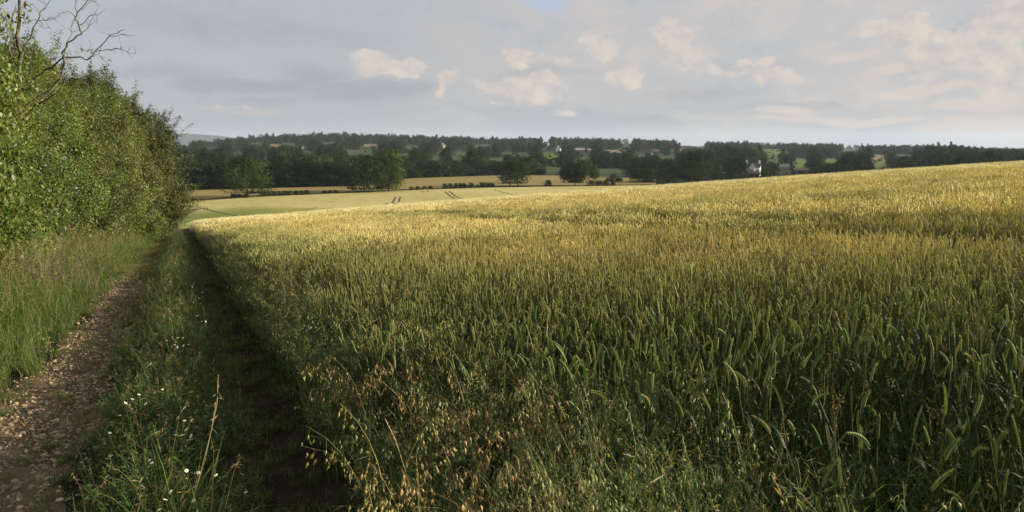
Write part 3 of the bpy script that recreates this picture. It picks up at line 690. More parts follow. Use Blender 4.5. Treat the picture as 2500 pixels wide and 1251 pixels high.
# ------------------------------------------------------------------ fields of the valley
def polar_sheet(name, x0, x1, rn, rf, mat, dz, nphi=60, nr=40, **kw):
    ph = np.linspace(math.atan((x0 - CX) / F), math.atan((x1 - CX) / F), nphi); q = np.linspace(0, 1, nr)
    xs = CX + F * np.tan(ph); R0 = np.array([rn(x) for x in xs]); R1 = np.array([rf(x) for x in xs])
    Q, A = np.meshgrid(q, ph, indexing='ij'); Rr = R0[None] + (R1 - R0)[None] * Q
    X, Y = Rr * np.sin(A), Rr * np.cos(A)
    return sheet(name, np.stack([X, Y, terrain(X, Y) + dz], -1), mat, **kw)
ip = lambda xs, ys: (lambda x: float(np.interp(x, xs, ys)))
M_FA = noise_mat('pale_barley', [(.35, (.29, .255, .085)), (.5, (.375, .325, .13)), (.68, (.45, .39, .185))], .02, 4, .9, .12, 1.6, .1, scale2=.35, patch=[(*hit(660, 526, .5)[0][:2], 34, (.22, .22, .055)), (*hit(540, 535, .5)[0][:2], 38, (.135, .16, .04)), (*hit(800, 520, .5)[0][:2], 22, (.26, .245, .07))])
M_FB = noise_mat('ripe_wheat_far', [(.35, (.18, .145, .05)), (.65, (.24, .19, .07))], .03, 4, .9, .12, 1.6, .1, scale2=.4)
M_MEAD = noise_mat('meadow_grass', [(.35, (.038, .06, .018)), (.65, (.06, .08, .026))], .03, 4, .9, .1, 1.0, .1)  # green lowered so the colour carries the cloud shadow over the meadows
M_LIME = noise_mat('bright_pasture', [(.35, (.085, .12, .024)), (.65, (.115, .15, .036))], .03, 4, .9, .1, 1.0, .1)
M_STUB = noise_mat('pale_stubble', [(.35, (.17, .135, .075)), (.65, (.22, .17, .10))], .03, 4, .9, .1, 1.0, .1)
M_HEADL = noise_mat('field_headland', [(.35, (.10, .11, .026)), (.65, (.16, .15, .042))], .05, 4, .9, .1, 1.0, .1)
FAR1 = ip([380, 470, 600, 760, 900, 1000, 1200, 1540, 1700], [292, 302, 318, 326, 336, 346, 364, 386, 396])
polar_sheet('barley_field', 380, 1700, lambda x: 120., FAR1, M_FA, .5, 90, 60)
polar_sheet('field_headland', 380, 1700, lambda x: FAR1(x) + .5, lambda x: FAR1(x) + 9, M_HEADL, .25, 70, 4)
FAR2 = ip([380, 470, 860, 940, 1000, 1250, 1500, 1600], [370, 374, 384, 412, 470, 500, 472, 445])
polar_sheet('wheat_field_beyond', 380, 1600, lambda x: FAR1(x) + 9.5, FAR2, M_FB, .5, 70, 24)
M_TRAM = noise_mat('tramline_soil', [(.35, (.05, .055, .02)), (.65, (.09, .09, .035))], .6, 4, .95)
def strip(name, pts, w, mat, dz):
    G_ = []
    wp = [hit(x, y, .5)[0] for x, y in pts]
    t = np.linspace(0, len(wp) - 1, (len(wp) - 1) * 8 + 1); wp = np.stack([np.interp(t, np.arange(len(wp)), np.array(wp)[:, k]) for k in range(2)], 1)
    for i in range(len(wp)):
        d = unit(wp[min(i + 1, len(wp) - 1)] - wp[max(i - 1, 0)]); s = np.array([-d[1], d[0]]) * w / 2
        G_.append([(*(wp[i] + s * k), tz(*(wp[i] + s * k)) + dz) for k in (-1, 1)])
    sheet(name, np.array(G_), mat)
for pl in ([(928, 514), (938, 504), (946, 496)], [(952, 514), (958, 504), (964, 496)], [(958, 496), (963, 488), (966, 482)], [(973, 494), (976, 486), (978, 481)],
           [(1086, 468), (1100, 480), (1120, 492)], [(1097, 467), (1112, 480), (1136, 490)], [(1205, 464), (1240, 473), (1262, 479)], [(1030, 467), (1034, 470)], [(1043, 467), (1046, 470)],
           [(450, 502), (500, 512), (560, 525), (590, 530)], [(465, 502), (520, 515), (580, 528)], [(680, 525), (720, 515), (760, 508)], [(705, 526), (740, 517), (775, 506)], [(800, 492), (822, 494)]):
    strip('tramline', pl, .8 if pl[0][0] > 800 else .45, M_TRAM, .53)
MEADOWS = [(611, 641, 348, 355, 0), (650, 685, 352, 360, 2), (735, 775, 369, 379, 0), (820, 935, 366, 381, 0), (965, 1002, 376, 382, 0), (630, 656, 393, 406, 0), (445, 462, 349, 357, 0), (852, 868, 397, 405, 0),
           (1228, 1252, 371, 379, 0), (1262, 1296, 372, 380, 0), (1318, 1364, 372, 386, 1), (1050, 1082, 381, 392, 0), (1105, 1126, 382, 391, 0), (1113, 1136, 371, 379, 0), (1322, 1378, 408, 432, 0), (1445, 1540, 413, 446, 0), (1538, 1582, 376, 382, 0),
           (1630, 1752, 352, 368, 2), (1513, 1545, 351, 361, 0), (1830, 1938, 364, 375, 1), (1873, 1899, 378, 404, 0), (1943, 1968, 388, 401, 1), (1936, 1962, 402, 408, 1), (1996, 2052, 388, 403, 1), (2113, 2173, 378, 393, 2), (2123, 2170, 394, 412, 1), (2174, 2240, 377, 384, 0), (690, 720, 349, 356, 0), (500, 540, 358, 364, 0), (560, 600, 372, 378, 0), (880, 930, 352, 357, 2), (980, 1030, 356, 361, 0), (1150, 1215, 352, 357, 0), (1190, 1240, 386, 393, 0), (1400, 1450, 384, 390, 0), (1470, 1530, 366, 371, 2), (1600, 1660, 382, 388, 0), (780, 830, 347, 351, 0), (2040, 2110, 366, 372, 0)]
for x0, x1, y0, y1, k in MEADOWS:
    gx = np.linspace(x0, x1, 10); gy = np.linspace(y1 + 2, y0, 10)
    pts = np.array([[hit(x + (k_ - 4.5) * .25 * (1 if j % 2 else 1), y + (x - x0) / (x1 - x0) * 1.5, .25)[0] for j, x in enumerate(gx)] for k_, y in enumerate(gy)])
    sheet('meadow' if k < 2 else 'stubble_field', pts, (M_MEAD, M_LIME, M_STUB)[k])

# ------------------------------------------------------------------ trees
def crown_mesh(seed, w, h, base, n, leaf, shape='round', lobes=40, cols=None, trunk_mat=None, trunk=False):
    g = np.random.default_rng(seed)
    cols = cols or [(.026, .042, .011), (.036, .054, .014), (.020, .034, .010), (.046, .06, .018)]  # default greens kept dark, standing in for cloud shadow on the valley
    z = g.uniform(0, 1, lobes); a = g.uniform(0, 6.283, lobes)
    prof = {'round': ([0, .15, .45, .75, 1], [.55, .9, 1, .78, .25]), 'tall': ([0, .2, .5, .8, 1], [.5, .85, .95, .7, .3]), 'cone': ([0, .1, .5, .8, 1], [.9, 1, .55, .25, .05]), 'bush': ([0, .3, .6, 1], [.95, 1, .85, .3])}[shape]
    pr = np.interp(z, *prof) * w / 2; rr = pr * np.sqrt(g.uniform(.1, 1, lobes)) * .85
    L = np.stack([rr * np.cos(a), rr * np.sin(a), base + z * (h - base) * .9], 1); lr = g.uniform(.14, .26, lobes) * w * (1 if shape != 'cone' else .5)
    lr = np.minimum(lr, .12 * w + pr * .35)
    nc = n // 5; pick = g.integers(0, lobes, nc); d = unit(g.normal(size=(nc, 3)) + [0, 0, .15])
    c = L[pick] + d * (lr[pick] * g.uniform(.55, 1.08, nc))[:, None]
    C = np.repeat(c, 5, 0) + g.normal(size=(nc * 5, 3)) * leaf * .7
    C[:, 2] = np.minimum(C[:, 2], h); C[:, 2] = np.maximum(C[:, 2], base * .8 + .05)
    Nn = unit(np.repeat(d, 5, 0) + g.normal(size=(len(C), 3)) * .42 + [0, 0, .15])
    sz = leaf * g.uniform(.6, 1.35, len(C)); Q = leaf_quads(C, Nn, sz, sz * .75, g)
    cc = np.array(cols)[g.integers(0, len(cols), lobes)][pick] * g.uniform(.8, 1.2, (nc, 1))
    me = quads_mesh('crown', Q, np.concatenate([np.repeat(cc, 5, 0) * g.uniform(.75, 1.25, (len(C), 1)), np.zeros((len(C), 1))], 1), [M_CROWN])
    return me, L
def trunk_mesh(seed, L, base, h, tr, stems=1):
    g = np.random.default_rng(seed); mb = MB()
    for s in range(stems):
        o = np.array([(s - (stems - 1) / 2) * 4.0, 0, 0]); top = np.array([g.normal() * .5, g.normal() * .5, base + (h - base) * .55]) + o * .6
        mb.tube([o + [0, 0, -.3], o + [0, 0, .4], o + (top - o) * .35, o + (top - o) * .7, top], np.array([1.5, 1.05, .85, .6, .3]) * tr, 8)
        for i in g.permutation(len(L))[:9]:
            q = o + (top - o) * g.uniform(.3, .95); mb.tube([q, (q + L[i]) / 2 + g.normal(size=3) * .3, L[i]], np.array([.4, .25, .1]) * tr, 5)
    return mb.mesh('trunk', [M_TRUNK])
def tree(name, x, ytop, r, wpx, label, seed, shape='round', base=.16, leaf=.52, n=9500, cols=None, stems=1, dz=0, group=None, cat='tree'):
    p = at(x, r); top = P(x, ytop, r)[2]; h = top - p[2]; w = wpx * r / (F / math.cos(math.atan((x - CX) / F)))
    root = bpy.data.objects.new(name, None); COL.objects.link(root); root.location = p
    me, L = crown_mesh(seed, w, h, h * base, n, leaf, shape, 46, cols); link('crown', me, root)
    link('trunk', trunk_mesh(seed, L, h * base, h, h * .022, stems), root)
    tag(root, label, cat, group); return root
GRN = [(.055, .08, .018), (.07, .095, .022), (.045, .068, .016), (.085, .10, .028)]  # lighter greens that paint the lit look into the sunlit trees
tree('oak_tree', 604, 386, 320, 132, 'broad oak standing alone in the field at the hedge gap', 701, base=.17, cols=[(.033, .054, .012), (.044, .066, .016), (.024, .041, .010), (.054, .074, .02)])  # crown colours raised to imitate the sun on its lit side
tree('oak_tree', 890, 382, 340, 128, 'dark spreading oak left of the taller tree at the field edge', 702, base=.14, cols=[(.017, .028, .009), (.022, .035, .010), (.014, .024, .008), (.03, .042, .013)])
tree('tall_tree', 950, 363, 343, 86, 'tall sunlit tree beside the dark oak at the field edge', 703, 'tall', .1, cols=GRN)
tree('oak_tree', 1255, 395, 376, 96, 'twin trunked oak standing in the middle of the far field', 704, base=.2, stems=2)
tree('oak_tree', 1403, 399, 381, 76, 'round topped oak on a single trunk at the right of the far field', 705, base=.24)
tree('small_tree', 1450, 403, 410, 24, 'small pale round tree right of the round topped oak', 706, base=.3, cols=GRN, n=1800)
for i, (x, yt, r, w) in enumerate([(1572, 412, 420, 78), (1632, 405, 425, 80), (1690, 398, 430, 66)]):
    tree('oak_tree', x, yt, r, w, ('dark tree at the left end of the clump behind the wheat crest', 'broad dark tree in the middle of the clump behind the wheat crest', 'dark tree at the right end of the clump behind the wheat crest')[i], 710 + i, base=.05, n=4600)
tree('small_tree', 1748, 404, 450, 34, 'pale sunlit tree right of the dark clump and left of the barn', 715, base=.06, cols=GRN, n=2600)
tree('small_tree', 1778, 408, 470, 30, 'small round tree between the barn and the white house', 716, base=.06, cols=GRN, n=2000)
tree('round_tree', 1778, 362, 620, 72, 'large round dark tree behind the white house', 717, base=.06, n=3600)
tree('tall_tree', 1855, 366, 640, 42, 'tall rounded green tree rising behind the right gable of the white house', 718, 'tall', .05, n=3000, cols=GRN)
tree('conifer_tree', 2310, 343, 900, 13, 'narrow pointed conifer standing above the right skyline', 719, 'cone', .05, n=1600, leaf=.7)
tree('round_tree', 2281, 346, 960, 13, 'right one of two round topped trees beside the skyline conifer', 720, base=.3, n=900, leaf=.7)
tree('round_tree', 2268, 349, 960, 12, 'left one of two round topped trees beside the skyline conifer', 721, base=.3, n=900, leaf=.7)
# bushes along the field boundary
bush_me = [crown_mesh(730 + i, 4.5, 2.3, .0, 900, .32, 'bush', 16)[0] for i in range(4)]
def bush(x, r, s, hs, lab, grp, i):
    p = at(x, r, -.1); o = link('bush', bush_me[i % 4], loc=p, label=lab, cat='bush', group=grp)
    o.scale = (s, s, hs); o.rotation_euler.z = i * 1.7
k = 0
for x in (1005, 1020, 1036, 1050): bush(x, FAR1(x) + 8, .75, .8, 'low dark bush in the hedge row right of the tall sunlit tree', 'bushes right of the tall sunlit tree', k); k += 1
for x, s in ((1086, .95), (1098, 1.0), (1112, .7), (1124, .8), (1132, .85), (1150, 1.0), (1174, .95), (1186, 1.05), (1198, .95)): bush(x, FAR1(x) + 8, s, 1.15, 'dark rounded bush in the broken hedge row left of the twin trunked oak', 'bushes left of the twin trunked oak', k); k += 1
bush(1338, FAR1(1338) + 10, 1.0, 1.4, 'single rounded bush between the two oaks of the far field', None, k); k += 1
for x, s in ((1441, 1.0), (1462, 1.1), (1474, 1.2), (1494, .9)): bush(x, FAR1(x) + 6, s, 1.3, 'dark bush on the field boundary right of the round topped oak', 'bushes right of the round topped oak', k); k += 1
for x in (640, 655, 668, 682, 696, 708, 722, 736, 750): bush(x, FAR1(x) + 7, .8, .9, 'low dark bush in the hedge row right of the lone broad oak', 'bushes right of the lone broad oak', k); k += 1
for x in (794, 806, 820): bush(x, FAR1(x) + 8, .7, .7, 'low dark bush in the hedge row left of the dark spreading oak', 'bushes left of the dark spreading oak', k); k += 1
for x in (572, 586, 602): bush(x, 317, .9, .9, 'low bush under the lone broad oak', 'bushes under the lone broad oak', k); k += 1
for x, s in ((1497, 1.6), (1484, .9), (1512, .9)): bush(x, 425, s, s * 1.2, 'green bush in the meadow left of the dark clump', 'bushes in the meadow left of the dark clump', k); k += 1

# scattered hedgerow and woodland trees of the valley
HOUSES_PX = [(1814, 1858, 404, 440), (1742, 1772, 426, 442), (1898, 1925, 417, 428), (1356, 1368, 358, 371), (1398, 1452, 364, 374), (1566, 1606, 365, 378), (1328, 1338, 343, 352), (1078, 1086, 353, 362), (740, 746, 362, 368), (1925, 1990, 424, 436)]
far_cols = [[(.018, .034, .012), (.030, .048, .015), (.014, .027, .010), (.042, .06, .018)], [(.032, .052, .015), (.052, .07, .019), (.024, .040, .012), (.05, .066, .022)], [(.011, .022, .009), (.015, .028, .010), (.009, .018, .008), (.02, .032, .012)]]  # cloud shadow over the valley is put into these dark leaf greens
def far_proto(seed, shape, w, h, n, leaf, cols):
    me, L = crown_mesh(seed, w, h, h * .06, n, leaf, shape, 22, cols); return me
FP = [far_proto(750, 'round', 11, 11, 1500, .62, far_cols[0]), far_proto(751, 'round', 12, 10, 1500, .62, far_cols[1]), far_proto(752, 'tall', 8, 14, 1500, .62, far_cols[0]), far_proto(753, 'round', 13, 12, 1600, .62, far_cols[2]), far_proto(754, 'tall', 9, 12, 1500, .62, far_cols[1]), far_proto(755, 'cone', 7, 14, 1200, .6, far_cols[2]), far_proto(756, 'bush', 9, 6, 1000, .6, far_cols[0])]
FPS = [(11, 11), (12, 10), (8, 14), (13, 12), (9, 12), (7, 14), (9, 6)]
PROJ_OK = []
def blocked(p, k, s):
    w, h = FPS[k]; w *= s; h *= s
    x0, yb = to_px(p); _, yt = to_px(p + [0, 0, h]); f = F / math.hypot(p[0], p[1]); hw = w * .36 * f
    for a, b, c, d in [m[:4] for m in MEADOWS] + HOUSES_PX:
        q = g2.uniform(.05, .32) * (b - a) if (b - a) > 30 else 0
        if x0 + hw > a + q and x0 - hw < b - q and yt < d - (d - c) * .35 and yb > c + 1.0:
            return True
    return False
cand = []
g2 = np.random.default_rng(21)
# front row of the dark plantation on the left, then everything up to the ridge
for x in np.arange(455, 862, 6.0):
    r = FAR2(x) + 4 + g2.uniform(0, 5); cand.append((x + g2.normal() * 2, r, [3, 3, 3, 3, 5][g2.integers(5)], g2.uniform(.85, 1.15)))  # mostly the darkest crowns, painting the shade on the plantation wall
for x in np.arange(1000, 1330, 6.5):
    r = FAR2(x) + 4 + g2.uniform(0, 8); cand.append((x, r, [3, 0, 1, 6][g2.integers(4)], g2.uniform(.7, 1.05)))
for i in range(8500):
    x = g2.uniform(380, 2560); r = 420 * (2150 / 420) ** (g2.random() ** .8)
    if r < FAR2(x) + 10: continue
    if 1560 < x < 1760 and r < 470: continue
    cl = wav(np.array(x * r / F * 1.0), np.array(r), 70, 1)
    if r < 1400 and g2.random() > .72 + .6 * cl: continue
    cand.append((x, r, int(g2.choice([0, 1, 2, 3, 4, 5, 6], p=[.24, .2, .1, .2, .1, .04, .12])), g2.uniform(.7, 1.35)))
for x in np.arange(420, 2540, .9):      # skyline
    hl = 600 < x < 1080
    cand.append((x, g2.uniform(1480, 1990), int(g2.choice([1, 4, 6], p=[.4, .2, .4])) if hl else int(g2.choice([0, 1, 3, 2, 6], p=[.3, .25, .2, .05, .2])), g2.uniform(.5, .85) if hl else g2.uniform(.6, 1.25)))
for x, r, k_, s in ((1725, 520, 1, 1.0), (1800, 545, 3, .9), (1805, 486, 6, .75), (1868, 492, 0, .62), (1792, 500, 1, .7), (1885, 505, 6, .7), (1815, 540, 0, .9), (1845, 560, 1, 1.0), (1872, 560, 0, 1.), (1888, 545, 6, 1.), (1925, 600, 3, 1.0), (1950, 585, 0, 1.0), (1982, 590, 3, 1.1), (2005, 570, 1, 1.0), (2030, 560, 0, 1.0), (2052, 575, 3, 1.0), (2078, 560, 2, .95), (2100, 540, 3, 1.15), (2112, 552, 0, .9), (2182, 760, 3, 1.0), (2205, 800, 0, .9), (2235, 780, 1, .9), (2262, 840, 0, .8), (2300, 800, 1, .85), (2345, 820, 0, .9), (2385, 800, 1, .85), (2430, 820, 4, .8), (2470, 800, 1, .9)):
    cand.append((x, r, k_, s))
keep = []
for x, r, k_, s in cand:
    p = at(x, r, -.2)
    if blocked(p, k_, s):
        k_, s = 6, g2.uniform(.3, .5)
        if blocked(p, k_, s) and g2.random() < .85: continue
    keep.append((r, x, k_, s, p))
keep.sort(key=lambda q: q[0])
print('valley trees', len(keep))
KN = ['round dark green tree', 'broad mid green tree', 'tall narrow dark tree', 'broad very dark tree', 'tall mid green tree', 'pointed dark conifer', 'low dark bushy tree']
NM = ['round_tree', 'round_tree', 'tall_tree', 'round_tree', 'tall_tree', 'conifer_tree', 'bushy_tree']
def zone(x, r):
    if x < 870 and r < 450: return 'in the plantation wall behind the lone broad oak'
    if 990 < x < 1340 and r < 580: return 'in the belt behind the twin trunked oak'
    if x < 900: return 'in the valley wood left of the tall sunlit tree'
    if x < 1330: return 'in the valley between the tall sunlit tree and the meadow'
    if x < 1560: return 'in the valley behind the round topped oak'
    if x < 1770: return 'in the valley behind the dark clump'
    if x < 1960: return 'around the white house'
    return 'beyond the wheat crest right of the white house'
NIND = 262
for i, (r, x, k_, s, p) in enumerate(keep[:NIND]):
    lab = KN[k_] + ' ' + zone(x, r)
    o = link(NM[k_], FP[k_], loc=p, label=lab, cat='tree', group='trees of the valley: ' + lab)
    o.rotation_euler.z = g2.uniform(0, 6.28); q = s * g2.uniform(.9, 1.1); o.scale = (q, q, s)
CW = [proto_coll('wood', FP)]
rest = keep[NIND:]; n = len(rest)
sc = np.array([[q[3], q[3], q[3]] for q in rest])
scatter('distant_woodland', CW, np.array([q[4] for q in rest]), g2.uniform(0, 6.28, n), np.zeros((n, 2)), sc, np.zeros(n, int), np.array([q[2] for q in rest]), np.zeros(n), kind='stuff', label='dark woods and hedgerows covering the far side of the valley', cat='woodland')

# ------------------------------------------------------------------ houses
M_WHITE = noise_mat('white_render', [(.3, (.78, .77, .74)), (.7, (.86, .85, .82))], .6, 4, .85, .01, 4, coords='Object')
M_BRICK = noise_mat('red_brick', [(.3, (.06, .038, .03)), (.7, (.10, .06, .048))], 2, 4, .9, .01, 9, coords='Object')
M_STONEW = noise_mat('pale_stone_wall', [(.3, (.20, .17, .145)), (.7, (.28, .24, .20))], 1.5, 4, .9, .01, 6, coords='Object')
M_TIMB = noise_mat('dark_timber', [(.3, (.03, .025, .02)), (.7, (.06, .05, .04))], 2, 4, .9, coords='Object')
M_SLATE = noise_mat('slate_roof', [(.3, (.075, .075, .085)), (.7, (.14, .14, .15))], 1.5, 4, .7, .02, 5, coords='Object')
M_TILE = noise_mat('brown_tile_roof', [(.3, (.06, .045, .038)), (.7, (.095, .07, .06))], 1.5, 4, .8, .02, 5, coords='Object')
M_SHEET = noise_mat('pale_sheet_roof', [(.3, (.22, .215, .21)), (.7, (.30, .29, .28))], .8, 4, .6, .02, 3, coords='Object')
m, nt, nn, l = nodes('window_glass'); o_ = nn.new('ShaderNodeOutputMaterial'); b_ = nn.new('ShaderNodeBsdfPrincipled'); b_.inputs['Base Color'].default_value = (.02, .025, .03, 1); b_.inputs['Roughness'].default_value = .08; l.new(b_.outputs[0], o_.inputs[0]); M_GLASS = m
def house(name, x, r, L, W, eh, rh, yaw, wall, roof, label, chim=2, win=3, floors=2, cross=False, cat='house', group=None):
    p = at(x, r, -.3); root = bpy.data.objects.new(name, None); COL.objects.link(root); root.location = p; root.rotation_euler.z = R(yaw)
    mb = MB(); a, b = L / 2, W / 2
    mb.add([(-a, -b, 0), (a, -b, 0), (a, b, 0), (-a, b, 0), (-a, -b, eh), (a, -b, eh), (a, b, eh), (-a, b, eh), (-a, 0, eh + rh), (a, 0, eh + rh)],
           [(0, 1, 5, 4), (2, 3, 7, 6), (3, 0, 4, 8, 7), (1, 2, 6, 9, 5)])
    if cross:     # a gabled wing facing the field
        c = L * .2; mb.add([(-c, -b - 2.4, 0), (c, -b - 2.4, 0), (c, -b, 0), (-c, -b, 0), (-c, -b - 2.4, eh), (c, -b - 2.4, eh), (c, -b, eh), (-c, -b, eh), (0, -b - 2.4, eh + rh * .8), (0, -b, eh + rh * .8)], [(0, 1, 5, 8, 4), (1, 2, 6, 5), (3, 0, 4, 7)])
    link('wall', mb.mesh('wall', [wall]), root)
    ov = .35; k = .18; t = rh / b
    rf = MB()
    for s in (-1, 1):
        y0 = s * (b + ov); z0 = eh - t * ov
        V = [(-a - ov, y0, z0), (a + ov, y0, z0), (a + ov, 0, eh + rh), (-a - ov, 0, eh + rh)]; V2 = [(q[0], q[1], q[2] + k) for q in V]
        rf.add(V + V2, [(0, 1, 2, 3), (4, 7, 6, 5), (0, 4, 5, 1), (1, 5, 6, 2), (2, 6, 7, 3), (3, 7, 4, 0)])
    if cross:
        c = L * .2
        for s in (-1, 1):
            V = [(s * (c + ov), -b - 2.7, eh - .3), (s * (c + ov), 0, eh - .3), (0, 0, eh + rh * .8 + .05), (0, -b - 2.7, eh + rh * .8 + .05)]; V2 = [(q[0], q[1], q[2] + k) for q in V]
            rf.add(V + V2, [(0, 1, 2, 3), (4, 7, 6, 5), (0, 4, 5, 1), (1, 5, 6, 2), (2, 6, 7, 3), (3, 7, 4, 0)])
    ro = link('roof', rf.mesh('roof', [roof]), root)
    for i in range(chim):
        cx = (-a + .8, a - .8, 0)[i]; c = MB(); c.box(cx - .5, cx + .5, -.4, .4, eh + rh - .9, eh + rh + 1.3); c.box(cx - .58, cx + .58, -.48, .48, eh + rh + 1.3, eh + rh + 1.45)
        c.tube([(cx - .2, 0, eh + rh + 1.45), (cx - .2, 0, eh + rh + 1.85)], .13, 6); c.tube([(cx + .2, 0, eh + rh + 1.45), (cx + .2, 0, eh + rh + 1.85)], .13, 6)
        link('chimney', c.mesh('chimney', [M_BRICK if wall is not M_WHITE else M_WHITE]), ro)
    yf = -b - .02
    for f in range(floors):
        for i in range(win):
            cx = -a + L * (i + .5) / win; z = .9 + f * 2.6
            if cross and abs(cx) < L * .2: y = -b - 2.42
            else: y = yf
            if f == 0 and i == win // 2:
                d = MB(); d.box(cx - .5, cx + .5, y - .04, y + .01, .3, 2.4); link('door', d.mesh('door', [M_TIMB]), root); continue
            w = MB(); w.box(cx - .55, cx + .55, y - .03, y + .01, z, z + 1.2); fr = link('window', w.mesh('window', [M_WHITE]), root)
            w = MB(); w.box(cx - .46, cx - .04, y - .045, y - .02, z + .09, z + 1.11); w.box(cx + .04, cx + .46, y - .045, y - .02, z + .09, z + 1.11); link('pane', w.mesh('pane', [M_GLASS]), fr)
    tag(root, label, cat, group); return root
house('farmhouse', 1834, 500, 9.2, 5.6, 6.3, 2.4, -24, M_WHITE, M_SLATE, 'large white rendered house with slate roof and chimneys among trees', 2, 3, 2, True)
house('outbuilding', 1830, 478, 9, 4, 3.4, 1.4, -6, M_BRICK, M_TILE, 'low brown roofed outbuilding in front of the white house', 0, 2, 1, cat='outbuilding')
house('barn', 1757, 470, 6.4, 5, 3.7, .5, 0, M_TIMB, M_SHEET, 'dark open barn with pale sheet roof left of the white house', 0, 1, 1, cat='barn')
house('cottage', 1911, 520, 5.5, 5, 5.8, 1.9, -20, M_STONEW, M_SHEET, 'pale roofed cottage right of the white house at the wheat crest', 1, 2, 1)
house('outbuilding', 1950, 540, 10, 5, 3.2, 1.5, 0, M_BRICK, M_TILE, 'long low brown roofed building right of the pale roofed cottage', 1, 3, 1, cat='outbuilding')
house('house', 1362, 1050, 7, 6, 6.2, 2.6, 75, M_WHITE, M_SLATE, 'small white gabled house in the valley trees above the round topped oak', 1, 2, 2)
house('house', 1412, 1080, 15, 7, 3.6, 2.6, 4, M_STONEW, M_SHEET, 'long pale roofed house left of the red brick house', 1, 3, 1)
house('house', 1427, 1085, 7, 6, 5.2, 3., -10, M_BRICK, M_TILE, 'red brick house between two pale roofed houses', 2, 2, 2)
house('house', 1443, 1080, 12, 6, 3.4, 2.2, 2, M_STONEW, M_SHEET, 'long pale roofed house right of the red brick house', 1, 3, 1)
house('house', 1578, 1030, 12, 7, 4.4, 3.4, -14, M_STONEW, M_TILE, 'tan house with brown roof above the dark clump', 1, 3, 2)
house('house', 1596, 1060, 10, 6, 4., 2.8, 10, M_BRICK, M_TILE, 'brown roofed brick house right of the tan house above the dark clump', 1, 3, 1)
house('house', 1333, 1480, 9, 7, 6, 3.4, -30, M_STONEW, M_TILE, 'pinkish house near the skyline above the twin trunked oak', 1, 2, 2)
house('house', 1082, 1250, 8, 6, 5.5, 3.2, 70, M_STONEW, M_SLATE, 'pale gabled house high in the valley right of the tall sunlit tree', 1, 2, 2)
house('house', 743, 1200, 3.4, 3, 2.6, 1.4, 60, M_STONEW, M_SLATE, 'tiny pale cottage high in the woods right of the lone broad oak', 1, 2, 1)
house('house', 2055, 900, 11, 6, 4.2, 2, 0, M_STONEW, M_SHEET, 'pale roofed house in trees far right of the white house', 1, 2, 1)

# ------------------------------------------------------------------ haze
mb = MB(); mb.box(-14000, 14000, -14000, 14000, -200, 135); hz = mb.mesh('haze', [])
m, nt, nn, l = nodes('haze_air'); o_ = nn.new('ShaderNodeOutputMaterial'); v_ = nn.new('ShaderNodeVolumePrincipled')
v_.inputs['Color'].default_value = (.62, .75, .92, 1); v_.inputs['Density'].default_value = 6.8e-5; v_.inputs['Anisotropy'].default_value = .1
l.new(v_.outputs[0], o_.inputs['Volume']); hz.materials.append(m); link('haze', hz, kind='stuff', label='thin blue evening haze over the valley', cat='haze')

